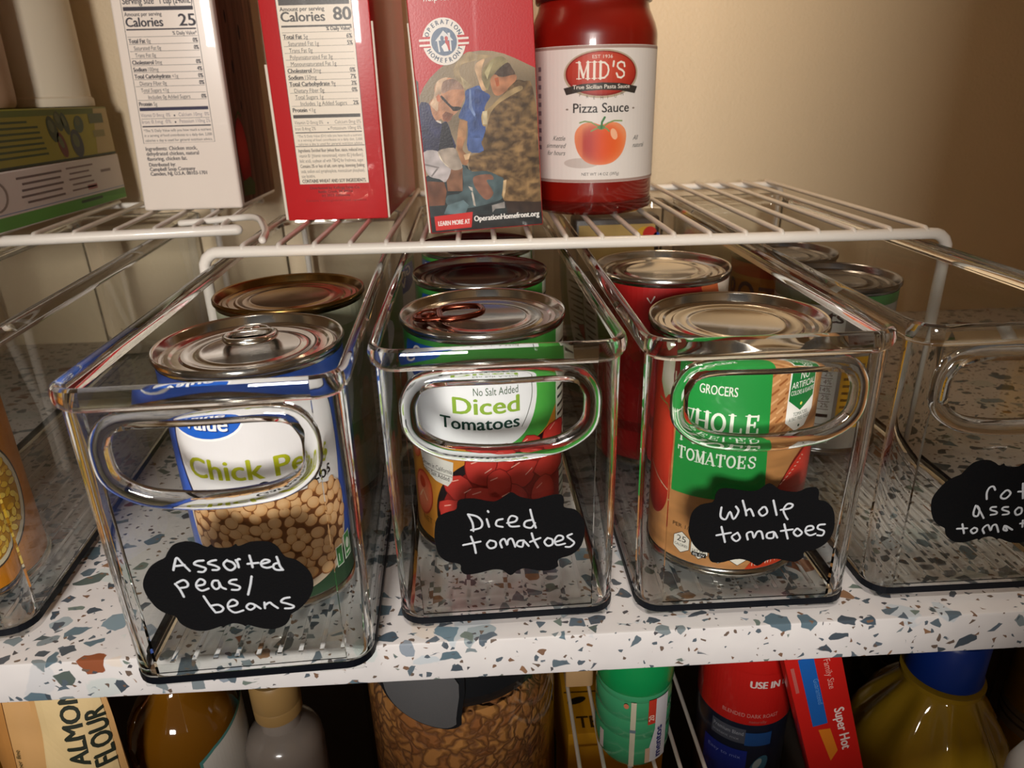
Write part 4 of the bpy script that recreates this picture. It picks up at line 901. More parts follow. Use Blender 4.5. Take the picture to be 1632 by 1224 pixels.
# red box with a printed photograph
t = thing('printed_box', 'red box with a round white badge and a photograph of three men', 'box', (-30.7, 177.3, TOP), math.radians(4))
rl = math.radians(2.2); c_, s_ = math.cos(rl), math.sin(rl)
ob_ = lambda u, v, h: (u * c_ - v * s_, -h, u * s_ + v * c_)
obj('carton_body', taper_prism(ob_, 64.9, 120, 190, .8), M['redcard'], t)
be = box(-1.0, -.05, .5, 1.8, .5, 108, .2)
for v in be.verts: v.co = Vector(ob_(v.co.x, v.co.z, -v.co.y))
obj('board_edge', be, M['card_edge'], t)
A = Art(ob_, None, .03)
A.rect(.5, .6, 64.4, 189, 'C4242A', 1)
arc = [(u, v) for u, v in ((0.5, 71), (4, 77), (8, 81.5), (13, 85.4), (18, 88.6), (24, 91.2), (30, 92.8), (36, 93.2), (42, 92.6), (48, 91), (54, 88.4), (60, 85.4), (64.4, 83.2))]
A.poly(arc + [(64.4, .6), (.5, .6)], lambda x, y: tuple(c * (.85 + .5 * noise.noise(Vector((x * .05, y * .06, 2)))) for c in lin('A08C70')[:3]) + (1,), 2, grid=3)
def camo(x, y):
    n = noise.noise(Vector((x * .2, y * .34, 11))) + .5 * noise.noise(Vector((x * .5, y * .8, 5))); m = noise.noise(Vector((x * .1, y * .07, 4)))
    a, b = lin('4C3926'), lin('9A7A50'); t = min(1, max(0, .42 + n * .75)); t = t * t * (3 - 2 * t)
    k = 1 + .6 * m
    return tuple((p + (q - p) * t) * k for p, q in zip(a[:3], b[:3])) + (1,)
def clip(P):
    return [(min(max(u, .5), 64.4), min(max(v, .6), 93)) for u, v in P]
for i, ln in enumerate(PIC.split('\n')):
    col, pts = ln.split(' ', 1); q = clip(P2(pts))
    if len(q) > 6: q = clip([(p.x, p.y) for p in smoothpath([(a, b, 0) for a, b in q], 3, True)])
    if col == 'CAMO': A.poly(q, camo, 2.4 + i * .16, grid=1.1)
    else:
        c0 = lin(col); sd_ = i * 3.1
        A.poly(q, (lambda x, y, c0=c0, sd_=sd_: tuple(v * (.82 + .5 * noise.noise(Vector((x * .28, y * .28, sd_)))) for v in c0[:3]) + (1,)), 2.4 + i * .16, grid=2.0)
B0L = 13.0
A.poly('2.8,9.7 24.8,10.6 23.4,2.0 3.0,1.6', 'D22A24', B0L); A.text('LEARN MORE AT', 4.6, 4.2, 2.5, 'F4EAE4', B0L + 1, u1=22.6, bold=.25, rot=.0)
A.text('OperationHomefront.org', 25.2, 5.2, 2.9, 'F2EEE8', B0L + 1, u1=62.6, bold=.3)
lx, ly, lr = 17.2, 98.4, 11.2
A.ell(lx, ly, lr, lr, 'EFE6DC', B0L, n=64)
for s in (-1, 1):
    A.poly([(lx + s * 6.2, ly - 2.5), (lx + s * 12.5, ly - 2.5), (lx + s * 12.5, ly + 2.7), (lx + s * 6.2, ly + 2.7)], 'C4242A', B0L + .6)
    for dy in (-1.3, 1.1): A.rect(lx + (6 if s > 0 else -12.9), ly + dy - .5, lx + (12.9 if s > 0 else -6), ly + dy + .5, 'EFE6DC', B0L + 1.2)
A.ell(lx, ly, 7.4, 7.4, 'EFE6DC', B0L + 1.8, n=48); A.ell(lx, ly, 6.7, 6.7, '6C7C92', B0L + 2.4, n=48)
def arct(s, r, a0, a1, flip):
    for k, ch in enumerate(s):
        a = math.radians(a0 + (a1 - a0) * k / (len(s) - 1)); x, y = lx + r * math.cos(a), ly + r * math.sin(a)
        rot = a - math.pi / 2 if not flip else a + math.pi / 2
        A.text(ch, x, y, 2.1, '4A5A70', B0L + 2.4, align='C', sx=.9, rot=rot, bold=.2)
arct('OPERATION', 8.2, 157, 27, False); arct('HOMEFRONT', 10.0, 207, 335, True)
A.poly([(lx + x * .1, ly + y * .1) for x, y in ((-45, 5), (0, 52), (22, 30), (22, 40), (34, 40), (34, 20), (48, 4), (36, 4), (36, -46), (28, -46), (28, 6), (-28, 6), (-24, -48), (-32, -48), (-36, 4))], 'E4E2E0', B0L + 3)
A.ell(lx - .9, ly + 1.6, .95, 1.2, '6C7C92', B0L + 3.6); A.poly([(lx - 2.4, ly + .4), (lx - .2, ly + .6), (lx - .2, ly - 3.6), (lx - 2.2, ly - 3.4)], '6C7C92', B0L + 3.6)
A.ell(lx + 1.3, ly + 1.4, .9, 1.1, 'C8504C', B0L + 3.6); A.poly([(lx + .5, ly + .4), (lx + 2.6, ly + .2), (lx + 2.9, ly - 4), (lx + .6, ly - 4)], 'C8504C', B0L + 3.6)
A.poly([(lx - 1.6, ly - 2.2), (lx + .6, ly - .6), (lx + 1.4, ly - 2), (lx + 2, ly - 4.6), (lx - .4, ly - 4.7)], 'F2EEEA', B0L + 4.2)
A.text('help for veterans', lx - 8.6, 117.3, 3.2, 'F0E4DC', B0L, u1=lx + 22)
A.build('front_print', M['card'], t)

# ------------------------------------------------------------------ jar of pizza sauce
M['sauce'] = mat('sauce_behind_glass', '7E1208', 0.3, coat=1.0, vary=.12, vscale=60); M['sauce'].node_tree.nodes['Principled BSDF'].inputs['Coat Roughness'].default_value = .04
M['lid_black'] = mat('dark_jar_lid', '2A1512', 0.35, coat=.3)
t = thing('sauce_jar', 'glass jar of red pizza sauce with white tomato label, right of the printed red box', 'jar', (73, 259.5, TOP), 0)
pr = [(31, 0), (34.5, .4), (37, 3), (39.4, 8), (40, 14), (40, 104), (39.6, 107), (38.4, 111), (36.4, 115.4), (34.8, 118.6), (34, 121.5), (33.8, 130)]
obj('jar_body', lathe(pr, 96), M['sauce'], t, angle=60)
obj('jar_heel', lathe([(35, .2), (39.6, 2.4), (40.3, 5.4), (40.2, 8.6), (39.0, 9.0), (36, 3.5)], 72, closed=True), M['acrylic'], t)
obj('jar_lid', lathe([(34.1, 123.2), (35.6, 123.4), (36, 124.6), (36, 138), (35, 139.4), (2, 139.6)], 72), M['lid_black'], t)
A = Art(cylfn(40.12, -98.7), 3.0, .03)
A.rect(-95, 20.8, 95, 98.2, 'E6DED6', 0)
for v in (21.0, 96.4): A.rect(-95, v, 95, v + 1.5, 'A98E84', 1)
cx = 5.9
A.ell(cx, 82.6, 23.4, 13.2, 'B9A88E', 1, n=48); A.ell(cx, 82.8, 22.2, 12.2, '8E2018', 2, n=48); A.ell(cx, 83, 21.2, 11.4, grad('CC4A30', 'A82A1E', cx, 86, 24, 14), 3, n=48, grid=3)
A.text('EST 1936', cx - 6, 91, 1.8, 'F0E2D2', 4, u1=cx + 6)
A.polys(serif_polys("MID'S", cx - 14.6, cx + 15.8, 80.0, 9.2, .15), 'F4EADA', 4)
bn = [(cx - 23.4, 75.2), (cx - 12, 77.4), (cx, 78.0), (cx + 12, 77.4), (cx + 23.4, 75.4)]; bl = [(cx + 21.6, 71.6), (cx + 11, 73.4), (cx, 73.9), (cx - 11, 73.4), (cx - 21.6, 71.4)]
A.poly(bn + bl, '3A342E', 5); A.text('True Sicilian Pasta Sauce', cx - 17.5, 74.6, 2.2, 'EFE6D8', 6, u1=cx + 17.5, bold=.1)
for k, ch in enumerate('PREMIUM'):
    q = (k - 3) * 4.2; A.text(ch, cx + q - .8, 68.6 + abs(k - 3) ** 2 * .22, 1.7, '6A5E54', 4)
A.text('Pizza Sauce', cx - 17.2, 61.4, 5.2, '2E2A28', 4, u1=cx + 17.4, bold=.22)
for s in (-1, 1): A.ell(cx + s * 21, 63.4, .9, .5, '8A7A6E', 4)
A.ell(cx - 12, 32.4, 11, 3.0, 'C9BDB4', 4)
tom = [(p.x, p.y) for p in smoothpath([(cx + a, b, 0) for a, b in ((0, 31.2), (-8, 32.6), (-13.6, 38), (-16, 45), (-15.4, 51), (-11, 55.2), (-5, 55.8), (0, 54.4), (5, 55.9), (11, 55), (15.6, 51), (16.2, 45), (13.8, 38), (8, 32.8))], 4, True)]
def tcol(x, y):
    a = lin('D8401C'); b = lin('EE6A2A'); c = lin('B22014'); d = lin('F0A070')
    t1 = min(1, max(0, (x - cx + 8) / 22)); t2 = min(1, max(0, (x - cx + 6) / 7)); m = [(p0 + (p1 - p0) * t2) for p0, p1 in zip(c, a)]; m = [p + (q - p) * t1 for p, q in zip(m, b)]
    e = min(1, max(0, math.hypot((x - cx) / 16.5, (y - 43.5) / 13) ** 5)); m = [p + (q - p) * .75 * e for p, q in zip(m, d)]
    if x < cx - 11: m = [p + (q - p) * .5 for p, q in zip(m, lin('EE8A5A'))]
    return tuple(m[:3]) + (1,)
A.poly(tom, tcol, 5, grid=1.6)
A.ell(cx + 8, 49, 2, 3.4, 'F6B890', 6, .4); 
for q in ('-13,55.8 -10,56.6 -6,56 -1,53', '13,56.4 8,56.6 4,55.4 1,53', '-6,51 -3,52.4 0,53.6', '5,50.6 3,52.4 0,53.4'): A.line([(cx + a, b) for a, b in P2(q)], .8, '7E9A5A', 6)
A.line([(cx, 52.6), (cx + .4, 56), (cx + 2, 58.6)], 1.3, '3E7A44', 7); A.ell(cx, 53, 2.2, 1.3, '5E9058', 6.5)
for k, s in enumerate(('Kettle', 'simmered', 'for hours')): A.text(s, cx - 22.5, 45.6 - k * 4.3, 2.7, '2E2A28', 4, align='R', shear=.35, sx=.9)
for k, s in enumerate(('All', 'natural')): A.text(s, cx + 21.5, 45.0 - k * 4.3, 2.7, '2E2A28', 4, shear=.35, sx=.9)
A.text('NET WT 14 OZ (397g)', cx - 11.5, 25.0, 1.7, '3A3430', 4, u1=cx + 12)
for k in range(10): A.rect(-38.5, 40 + k * 5, -35.5 + (k * 3) % 3, 42.6 + k * 5, '8A7E86', 4)
A.build('label', M['paper'], t, 'white paper label with an orange tomato')

# ------------------------------------------------------------------ flat boxes and tubs at the upper left
def flat_box(name, label, y0, y1, z0, z1, base, x1=-300, x0=-400):
    t = thing(name, label, 'box', (x1, y0, z0), 0)
    obj('carton_body', box(x0 - x1, 0, 0, y1 - y0, 0, z1 - z0, 1.0), mat(name + '_card', base, .45), t)
    return t, Art(flatfn((0, 0, 0), (0, 1, 0), (0, 0, 1), (1, 0, 0)), None, .06)
t, A = flat_box('frozen_box', 'white and green flat box lying on the left wire rack under a yellow box', 212, 396, TOP, 171.6, 'D8CFC8')
A.rect(1, 1, 183, 34.6, 'D6CCC6', 1); A.rect(1, 1, 183, 9, '4E8A34', 2); A.poly('1,9 90,9 183,4 183,1 1,1', '5A9A3C', 2.4); A.rect(1, 10.2, 183, 10.8, '7A8CB0', 2)
A.ell(16, 22, 14, 10, '8E8078', 2); A.ell(15, 22, 12.6, 8.8, 'D6CCC6', 2.5)
for k in range(5):
    A.rect(42 + (k * 5) % 7, 29.6 - k * 3.9, 96 - (k * 3) % 5, 31 - k * 3.9, '6E5E5C', 3); A.rect(102 + (k * 3) % 5, 30.4 - k * 3.9, 140 - (k * 7) % 9, 31.6 - k * 3.9, '7E6A68', 3)
A.rect(126, 13.4, 140, 17, 'B27A7A', 3); A.rect(112, 5.2, 144, 7.2, '2E4A2A', 4); A.rect(150, 24, 166, 26, '8A7A78', 3)
A.build('side_print', M['paper'], t)
t, A = flat_box('veggie_box', 'yellow green flat box printed with dark vegetables, on top of the white and green box', 214, 394, 171.8, 207.6, '8A8A2A')
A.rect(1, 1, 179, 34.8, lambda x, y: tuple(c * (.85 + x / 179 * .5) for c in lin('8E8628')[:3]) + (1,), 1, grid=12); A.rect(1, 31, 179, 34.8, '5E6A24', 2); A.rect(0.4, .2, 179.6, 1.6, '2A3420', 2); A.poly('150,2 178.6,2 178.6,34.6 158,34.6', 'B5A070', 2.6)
for k in range(7):
    A.rect(20 + (k * 3) % 5, 27 - k * 3.5, 84 - (k * 5) % 6 - (16 if k == 0 else 0), 28.4 - k * 3.5, '3E4A20', 3)
r4 = random.Random(4)
for a, b, rx, ry, c in ((96, 22, 6, 9, '3A4426'), (106, 27, 5, 7, '4A5230'), (114, 25, 4, 8, '3E4A36'), (132, 24, 7, 6, '4A5A44'), (104, 11, 5, 9, '6A2E24'), (124, 11, 8, 10, '3E4244')):
    A.ell(a, b, rx, ry, c, 3, .3); A.ell(a - 1, b + 2, rx * .5, ry * .5, '5E6440', 4, .5)
A.rect(148, 24, 170, 31, '5A6244', 4); A.rect(150, 14, 168, 19, '8A8250', 4)
A.build('side_print', M['paper'], t)
M['tub_a'] = mat('beige_tub', 'B99A80', .5); M['tub_b'] = mat('cream_plastic', 'D8CBB4', .45)
t = thing('plastic_tub', 'tan plastic tub at the upper left corner, on the yellow box', 'tub', (-354, 301, 207.8))
obj('tub_body', lathe([(30, 0), (33, .6), (34.5, 3), (35, 8), (37, 90), (38, 92), (38, 96)], 64), M['tub_a'], t); obj('lid', lathe([(38, 96.1), (39.5, 96.5), (39.5, 104), (38, 105), (2, 105.2)], 64), M['tub_b'], t)
t = thing('plastic_canister', 'cream plastic canister with a foot rim, between the tan tub and white carton', 'canister', (-338, 374, 207.8))
obj('canister_body', lathe([(32, 0), (35.6, .4), (36, 2), (36, 6), (34.4, 7.4), (34.4, 110), (33, 114)], 64), M['tub_b'], t); obj('lid', lathe([(33, 114.1), (35, 114.4), (35, 122), (2, 122.2)], 64), M['tub_a'], t)

# small packet at the back of the tomato bin
t = thing('snack_packet', 'small dark packet with red and blue spots at the back, under the rack', 'packet', (104, 322, CZ))
obj('packet_body', box(-34, 34, 0, 24, 0, 112, 3, 3), mat('packet_dark', '3E3228', .4), t)
A = Art(flatfn((0, 0, 0), (1, 0, 0), (0, 0, 1), (0, -1, 0)), None, .08)
A.rect(-30, 70, 30, 106, 'B99A5A', 1); A.ell(22, 97, 7, 7, 'D8A82A', 2); A.ell(26, 98, 5.6, 6, 'C8281C', 3); A.ell(31.5, 95, 3.0, 4.5, '2A4A9A', 3); A.rect(-28, 20, 28, 60, '8A3A2A', 1)
A.build('front_print', M['print'], t)

# ------------------------------------------------------------------ things under the shelf
FZ = -299.9
M['kraft'] = mat('kraft_bag', 'C79A62', .55, bump=.4, bscale=60); M['amber'] = mat('amber_liquid', '8E5A10', .06, coat=1, trans=.35, ior=1.4); M['amber_dark'] = mat('dark_cap', '2E2620', .4)
M['oil'] = mat('cooking_oil', 'DDB430', .05, coat=1, trans=.22, ior=1.42); M['blue_cap'] = mat('blue_cap', '123A9A', .35)
M['brown_cap'] = mat('tan_cap', '9A7A4A', .4); M['milky'] = mat('cloudy_plastic', 'B0A49A', .2, trans=.35, coat=.6)
M['green'] = mat('green_plastic', '0F8A4A', .25, coat=.5); M['green_body'] = mat('pale_green_plastic', '3F9A6A', .2, coat=.6); M['cream'] = mat('cream_card', 'D8B07E', .5); M['mustard'] = mat('mustard_card', 'E2A11A', .5)
M['navy'] = mat('navy_metal', '141C2E', .3, coat=.4); M['red_can'] = mat('red_metal', 'B81A16', .3, coat=.5); M['black_lid'] = mat('black_plastic', '15171A', .35); M['brushed'] = mat('brushed_plate', '97999D', .25, 0.75); M['white_plastic'] = mat('white_plastic', 'D9D4CE', .4)
def crumbs():
    m = mat('brown_chunks', '9A5A2A', .7); nt = m.node_tree; N, L = nt.nodes, nt.links; b = N['Principled BSDF']
    tc = N.new('ShaderNodeTexCoord'); v = N.new('ShaderNodeTexVoronoi'); v.inputs['Scale'].default_value = 120; v2 = N.new('ShaderNodeTexVoronoi'); v2.feature = 'DISTANCE_TO_EDGE'; v2.inputs['Scale'].default_value = 120
    no = N.new('ShaderNodeTexNoise'); no.inputs['Scale'].default_value = 90; L.new(tc.outputs['Object'], no.inputs['Vector'])
    vm = N.new('ShaderNodeVectorMath'); vm.operation = 'MULTIPLY_ADD'; vm.inputs[1].default_value = (.016, .016, .016); L.new(no.outputs['Color'], vm.inputs[0]); L.new(tc.outputs['Object'], vm.inputs[2])
    for q in (v, v2): L.new(vm.outputs[0], q.inputs['Vector'])
    sp = N.new('ShaderNodeSeparateColor'); L.new(v.outputs['Color'], sp.inputs[0])
    r = N.new('ShaderNodeValToRGB'); r.color_ramp.elements[0].color = lin('9E5E2E'); r.color_ramp.elements[1].color = lin('CE8E4A'); L.new(sp.outputs[0], r.inputs[0])
    mr = N.new('ShaderNodeMapRange'); mr.inputs['From Max'].default_value = .2; L.new(v2.outputs['Distance'], mr.inputs['Value'])
    mx = N.new('ShaderNodeMix'); mx.data_type = 'RGBA'; mx.inputs[6].default_value = lin('7A4A26'); L.new(mr.outputs[0], mx.inputs[0]); L.new(r.outputs[0], mx.inputs[7]); L.new(mx.outputs[2], b.inputs['Base Color'])
    bp = N.new('ShaderNodeBump'); bp.inputs['Strength'].default_value = .5; bp.inputs['Distance'].default_value = .003; L.new(mr.outputs[0], bp.inputs['Height']); L.new(bp.outputs['Normal'], b.inputs['Normal'])
    return m
M['crumbs'] = crumbs()

# bag of almond flour
t = thing('flour_bag', 'tan paper bag with black sideways lettering ALMOND FLOUR, at the lower left', 'bag', (-202.5, 12, FZ))
bm = bmesh.new(); nx, nz = 14, 40; loops = []
for k in range(nz + 1):
    z = 276 * k / nz; th = 9.5 * min(1, (276 - z) / 60 + .25); L_ = []
    for i in range(nx + 1):
        x = -28 + 56 * i / nx; y = -th * (1 - abs(x / 28) ** 3) + 1.3 * noise.noise(Vector((x * .1, z * .045, 2))) + (1.6 * max(0, 1 - abs(x + 4) / 5)); L_.append((x, y, z))
    for i in range(nx, -1, -1):
        x = -28 + 56 * i / nx; L_.append((x, th * (1 - abs(x / 28) ** 3) + .6, z))
    loops.append(L_)
add_loops(bm, loops); obj('bag_body', bm, M['kraft'], t)
bagy = lambda x, z: -9.5 * min(1, (276 - z) / 60 + .25) * (1 - min(1, abs(x / 28)) ** 3) + 1.3 * noise.noise(Vector((x * .1, z * .045, 2))) + (1.6 * max(0, 1 - abs(x + 4) / 5))
A = Art(lambda u, v, h: (u, bagy(u, v) - .25 - h, v), 3.0, .06)
A.poly('-2,190 0,276 26,276 26,190', lambda x, y: lin('D8BE8C'), 1, grid=4); A.poly('-27,190 -27,276 -14,276 -16,190', lambda x, y: lin('B07A3E'), 1, grid=4)
A.text('ALMOND', 17.6, 237, 7.8, '22281E', 3, sx=.98, bold=.9, rot=math.pi / 2); A.text('FLOUR', 26.2, 234, 7.0, '22281E', 3, sx=.98, bold=.9, rot=math.pi / 2)
A.text('blanched super fine', -11.5, 222, 2.2, '4A4426', 3, rot=math.pi / 2); A.text('gluten free', -8, 222, 2.2, '4A4426', 3, rot=math.pi / 2); A.ell(3, 229, 2.4, 5, '7A9A4A', 3); A.ell(4.6, 224, 2, 3, '5A9A94', 3.5)
A.build('lettering', M['paper'], t)
# amber bottle
t = thing('amber_bottle', 'round bottle of amber liquid with dark neck, beside the tan almond flour bag', 'bottle', (-166, 51, FZ))
obj('bottle_body', lathe([(24, 0), (27.4, 1), (28.4, 5), (28.4, 205), (27.6, 214), (25, 222), (20, 230), (14, 236), (9.6, 241), (9, 250)], 64), M['amber'], t)
obj('cap', lathe([(10.5, 246), (13.2, 246.4), (13.2, 268), (12, 270), (1, 270.2)], 40), M['amber_dark'], t)
A = Art(cylfn(28.55, -50), 2.0, .05); A.poly('-4,150 -4,208 4,213 30,223 34,223 34,150', '4E8A84', 1); A.poly('-2.6,150 -2.6,206.4 4,211 30,221 34,221 34,150', 'D6D2CA', 2); A.build('label', M['paper'], t)
A = Art(cylfn(28.55, -122), 2.0, .05); A.ell(0, 214, 2.2, 5.6, '6A4A14', 1); A.build('seal', M['paper'], t)
# small bottle with a tan cap
t = thing('small_bottle', 'small cloudy bottle with a ribbed tan cap, left of the jar of brown chunks', 'bottle', (-119.5, 56, FZ))
obj('bottle_body', lathe([(17, 0), (20, 1), (20.6, 4), (20.6, 186), (20, 192), (17, 197.4), (13, 200.4), (10.4, 202), (10, 211)], 56), M['milky'], t)
obj('cap', lathe([(11.6, 209.5), (12.2, 210), (12.4, 216), (12.0, 217), (12.4, 218), (12.4, 232), (11.4, 234), (1, 234.4)], 48), M['brown_cap'], t)
# jar of brown chunks
t = thing('storage_jar', 'large clear jar of brown chunks with black lid and silver tongue', 'jar', (-24, 74, FZ))
obj('jar_glass', lathe([(48, 0), (51.6, 1.5), (52.6, 6), (52.6, 246), (51.2, 246), (50.8, 6), (47, 4.2), (.5, 4)], 80, cap0=True, cap1=False), M['panel'], t)
bm = lathe([(44, 4.6), (49.6, 7), (50, 20), (50, 225), (47, 231), (30, 233), (1, 231)], 80); obj('brown_chunks', bm, M['crumbs'], t)
obj('lid', lathe([(50.2, 238), (52.6, 246.2), (54, 247), (54, 264), (52, 266), (2, 266)], 72), M['black_lid'], t)
def tongue(sc_, y0, y1):
    o = [(-16, 26), (-18, 15), (-15, 6), (-8, -1), (2, -6), (13, -9), (18.6, -7.6), (19.6, -3), (19.6, 26)]
    q = [(p.x, p.y) for p in smoothpath([(a * sc_, b * sc_ + (1 - sc_) * 8, 0) for a, b in o], 4, True)]
    b = bmesh.new(); add_loops(b, [[(x, y1, z) for x, z in q], [(x, y0, z) for x, z in q]])
    for k in range(-7, 8): bmesh.ops.bisect_plane(b, geom=b.verts[:] + b.edges[:] + b.faces[:], plane_co=(k * 2.8, 0, 0), plane_no=(1, 0, 0))
    for v in b.verts: v.co = Vector((v.co.x - 16, v.co.y - 54.9 + (v.co.x - 12) ** 2 * .0098, v.co.z + 241.5))
    return b
o = obj('tongue', tongue(1.0, -2.5, -.2), M['black_lid'], t); obj('tongue_plate', tongue(.88, -3.6, -2.5), M['brushed'], o)['label'] = 'silver plate'
# rack and boxes on the lower shelf
t = thing('wire_rack', 'thin white wire rack under the shelf, below the green gum bottle', 'rack', (0, 0, FZ))
z = 182.0
obj('front_bar', tube([(32, 14, 0.2), (32, 14, z), (105.4, 14, z), (105.4, 14, .2)], 1.5, 8), M['white_wire'], t); obj('rear_bar', tube([(32, 190, .2), (32, 190, z), (105.4, 190, z), (105.4, 190, .2)], 1.5, 8), M['white_wire'], t)
for x in (38, 50.6, 64, 77, 90, 102.6): obj('wire', tube([(x, 13, z + 1.2), (x, 100, z + 1.2), (x, 191, z + 1.2)], 1.1, 8), M['white_wire'], t)
WZ = FZ + z + 2.4
for k, (z0, z1, lab, y0) in enumerate(((0, 86, 'mustard yellow box under the lower wire rack, beneath the other yellow box', 52), (86.4, 168, 'mustard yellow box with black lettering just under the lower wire rack', 66))):
    t = thing('spice_box', lab, 'box', (64, y0, FZ + z0), 0, 'mustard yellow boxes under the lower wire rack')
    obj('carton_body', box(-28, 28, 0, 80, 0, z1 - z0, .8), M['mustard'], t)
    A = Art(flatfn((0, 0, z1 - z0), (1, 0, 0), (0, 1, 0), (0, 0, 1)), None, .08); A.ell(-20, 24, 6, 2.4, '2A2416', 1, .3); A.rect(-27, 30, 27, 31, '6A4A0E', 1); A.text('TEA', -22, 4, 8, '4A3208', 1, bold=.5); A.build('top_print', M['paper'], t)
t = thing('small_carton', 'small cream carton on the lower wire rack, left of the green bottle', 'carton', (44.5, 84, WZ))
obj('carton_body', box(-8, 8.5, 0, 18, 0, 58, 1.5), M['cream'], t); obj('flap', box(-7.4, 7.9, -.5, .05, 40, 57, .2), M['cream'], t)
# green gum bottle
t = thing('gum_bottle', 'green ribbed plastic bottle with a green lid, on the lower wire rack', 'bottle', (67.4, 46, WZ))
pb = [(13, 0), (16.6, 1.2), (18.6, 5), (19.2, 10)]
for k in range(3): pb += [(19.4, 12 + k * 12), (19.4, 20 + k * 12), (18.6, 21.6 + k * 12), (19.0, 23.2 + k * 12)]
obj('bottle_body', lathe(pb + [(19, 49), (17.6, 51)], 56), M['green_body'], t); obj('lid', lathe([(17.6, 50), (19.4, 50.6), (19.8, 52), (19.6, 62), (19.2, 63), (19.2, 76), (17.6, 79), (1, 79.6)], 56), M['green'], t)
A = Art(cylfn(19.55, -102), 1.5, .05)
A.rect(-1.2, 4, 1.4, 47, 'C9C2AA', 1); A.rect(-1.4, 27, 1.6, 29, '6A7A86', 2); A.ell(-3.6, 44, 1.3, 1.6, 'C87A5A', 2); A.rect(-19, 8, -16, 20, 'D2C6C0', 1)
A.rect(7.6, 32, 11.8, 48, 'C23A28', 1); A.text('20', 10.9, 34, 2.8, 'E8C8B8', 2, rot=math.pi / 2, bold=.2); A.poly('11.8,48 20,48 20,6 8.6,6 8.6,14 11.8,28', 'CFCFD4', 1); A.text('mentos', 16.4, 7.5, 4.2, '1E2870', 2, rot=math.pi / 2, bold=.6, sx=1.15); A.rect(7, 6, 9.6, 16, 'C8A68C', 1.5)
A.build('label', M['print'], t)
# red and navy canister
t = thing('drink_canister', 'canister with red top and navy body, right of the green gum bottle', 'can', (131.4, 58, FZ))
obj('can_body', lathe([(22.4, 0), (24, .6), (24, 202), (24, 203.2)], 64), M['navy'], t); obj('red_top', lathe([(24.05, 203.3), (24.4, 203.8), (24.4, 256), (22, 262), (2, 264)], 64), M['red_can'], t)
A = Art(cylfn(24.5, -115), 2.0, .05); A.rect(-24, 204, 36, 238, 'B81A16', 0); A.text('USE IN', 3, 229, 4.2, 'D8C8C4', 1, u1=18, bold=.5); A.text('DRINKS AND', 20, 230, 3.0, 'D8C8C4', 1); A.text('BLENDED DARK ROAST', -9, 209, 2.4, 'C88A84', 1, u1=20); A.text('naturally', 5, 205.4, 1.8, 'A8605A', 1)
A.build('lettering', M['print'], t)
A = Art(cylfn(24.1, -115), 2.0, .05); A.rect(-14, 190, 4, 200, '4A4E5A', 1); A.rect(4, 189, 18, 198, '1E4A86', 1.5); A.text('Premium Blend', -13, 195.6, 2.4, '9A9EA8', 2, u1=3); A.text('instant mix', -13, 192, 1.8, '8A8E98', 2, u1=1); A.rect(-18, 60, 6, 185, '1A2C8A', 1); A.text('Easy to mix', -15, 179, 2.2, '7A8AD0', 2, u1=3); A.ell(13, 174, 4.2, 8, '3A6A80', 2, -.4); A.ell(12, 176, 2, 4, '9AA8A8', 3, -.4)
A.build('label', M['print'], t)
# leaning red box
t = thing('seasoning_box', 'thin red box with blue stripe leaning left, right of the red-topped canister', 'box', (209.5, 14, FZ)); t.rotation_euler = (0, math.radians(-17), 0)
obj('carton_body', box(0, 26, 0, 9, 0.0, 280, .6), M['red_can'], t)
A = Art(flatfn((0, 0, 0), (1, 0, 0), (0, 0, 1), (0, -1, 0)), None, .06)
A.rect(6.2, 232, 13.4, 276, '1A5AA8', 1); A.text('Guaranteed', 11, 262, 2.4, '5A8AC8', 2, rot=-math.pi / 2); A.text('Family Size', 17.4, 272, 3.0, 'D89A90', 1, rot=-math.pi / 2); A.text('Super Hot', 17.6, 240, 4.6, 'E0CCC8', 1, rot=-math.pi / 2, bold=.4); A.poly('8.4,229 14,228 15.4,212 11,206', 'D0761E', 1); A.rect(2, 256, 3.6, 272, 'B05A54', 1)
A.build('front_print', M['print'], t)
t = thing('spice_packet', 'pale packet with purple oval standing between the canister and leaning red box', 'packet', (176, 30, FZ)); t.rotation_euler = (0, math.radians(-5), 0)
obj('packet_body', box(0, 9, 0, 60, 0, 236, 2), M['milky'], t)
A = Art(flatfn((0, 0, 0), (1, 0, 0), (0, 0, 1), (0, -1, 0)), None, .06); A.ell(4.5, 204, 3, 20, '7A2A4A', 1); A.build('front_print', M['print'], t)
# oil bottle
t = thing('oil_bottle', 'yellow cooking oil bottle with a blue screw cap, at the lower right', 'bottle', (247, 64, FZ))
bm = bmesh.new(); seg = 60; loops = []
for r, zz, fl in ((36, 0, 0), (40, 2, 0), (41, 8, 0), (41, 143, 0), (41, 151, .4), (40, 159, 1.3), (36, 169, 2.2), (30, 179, 2.2), (24, 188, 1.4), (19.4, 195, .4), (17, 199, 0), (16.6, 205, 0)):
    loops.append([((r + fl * math.cos(10 * 2 * math.pi * i / seg)) * math.cos(2 * math.pi * i / seg), (r + fl * math.cos(10 * 2 * math.pi * i / seg)) * math.sin(2 * math.pi * i / seg), zz) for i in range(seg)])
add_loops(bm, loops); obj('bottle_body', bm, M['oil'], t, angle=50)
obj('neck_ring', lathe([(17, 206.2), (21.4, 206.6), (21.4, 209.4), (17, 209.8)], 48, c=(0, 0, -7)), M['oil'], t)
obj('cap', lathe([(18, 211), (19.4, 211.4), (19.6, 214), (19.0, 216), (19.0, 238), (17.6, 240), (15, 240.6), (1, 239.8)], 64, c=(0, 0, -7)), M['blue_cap'], t)
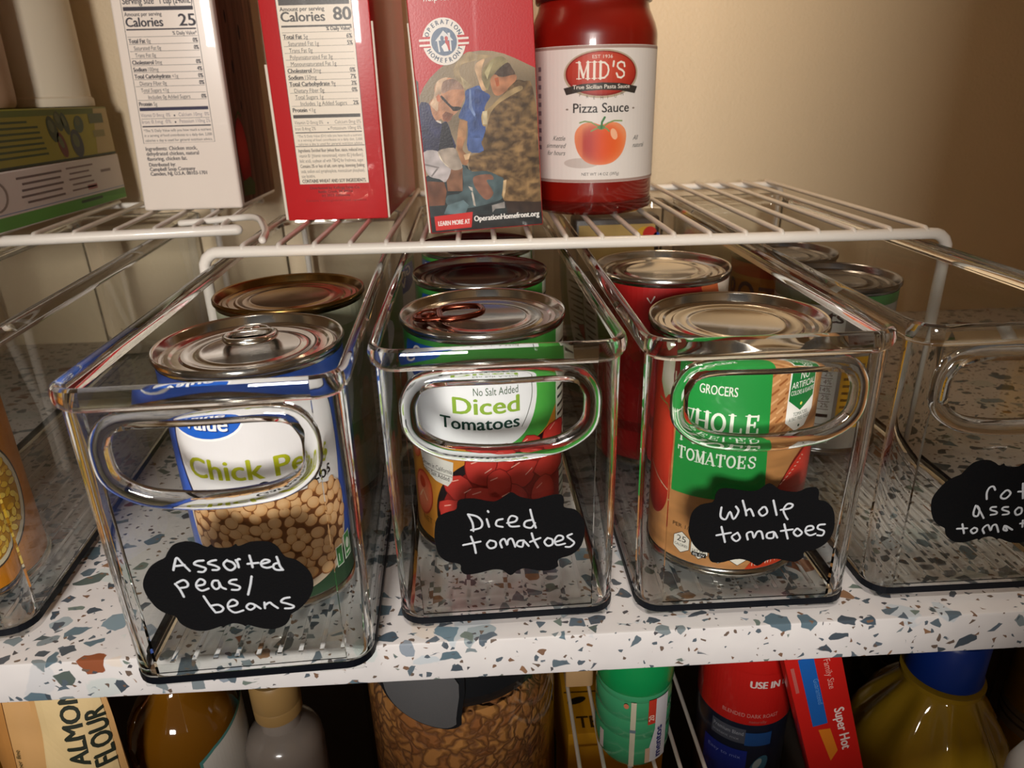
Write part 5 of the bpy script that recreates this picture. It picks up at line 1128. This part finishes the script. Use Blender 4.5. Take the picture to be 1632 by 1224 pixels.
# cocoa tin, second oil bottle, white-lidded jar
t = thing('cocoa_tin', 'dark tin lettered COCOA behind the blue-capped oil bottle', 'tin', (294, 140, FZ))
obj('tin_body', lathe([(40, 0), (42, .8), (42, 188), (41, 190)], 72), mat('dark_tin', '241C1A', .4), t); obj('lid', lathe([(42.2, 190.2), (43.2, 190.6), (43.2, 200), (42, 201), (2, 201)], 72), M['black_lid'], t)
A = Art(cylfn(42.1, -128), 2.0, .06); A.text('COCOA', -26, 150, 9, '6E6662', 1, u1=12, bold=.8); A.rect(-40, 128, 40, 142, '5A544E', 1); A.rect(-16, 108, 0, 122, '8A7E70', 1); A.build('label', M['print'], t)
t = thing('oil_bottle', 'yellow oil bottle with a white-striped label at the far lower right edge', 'bottle', (356, 100, FZ))
obj('bottle_body', lathe([(24, 0), (26, 1), (26, 170), (24, 182), (14, 196), (11, 204), (11, 214)], 56), M['oil'], t); obj('cap', lathe([(12, 212), (13.4, 212.4), (13.4, 232), (12, 234), (1, 234)], 40), M['blue_cap'], t)
A = Art(cylfn(26.1, -150), 2.0, .06); A.rect(-30, 116, 30, 134, 'B8B0A0', 1); A.rect(-28, 122, 28, 124, '6A6258', 2); A.rect(-28, 128, 24, 129.4, '6A6258', 2); A.build('label', M['paper'], t)
t = thing('lidded_jar', 'jar with a white domed lid in the bottom right corner', 'jar', (264, -4, FZ + .0))
obj('jar_body', lathe([(18, 0), (20.6, 1), (20.6, 176), (20, 180)], 56), M['milky'], t); obj('lid', lathe([(20.4, 179), (22.6, 179.6), (22.8, 184), (22.6, 198), (20, 206), (14, 210), (1, 211)], 56), M['white_plastic'], t)
# orange bottle peeking in at the left
t = thing('orange_bottle', 'orange rounded bottle at the far lower left edge', 'bottle', (-268, 58, FZ))
obj('bottle_body', lathe([(18, 0), (20, 1), (20.4, 4), (20.4, 200), (19, 212), (15, 222), (10, 228), (9.4, 236)], 48), M['amber'], t); obj('cap', lathe([(10.4, 233), (11.4, 233.4), (11.4, 250), (1, 251)], 32), mat('orange_cap', 'C96A1A', .4), t)
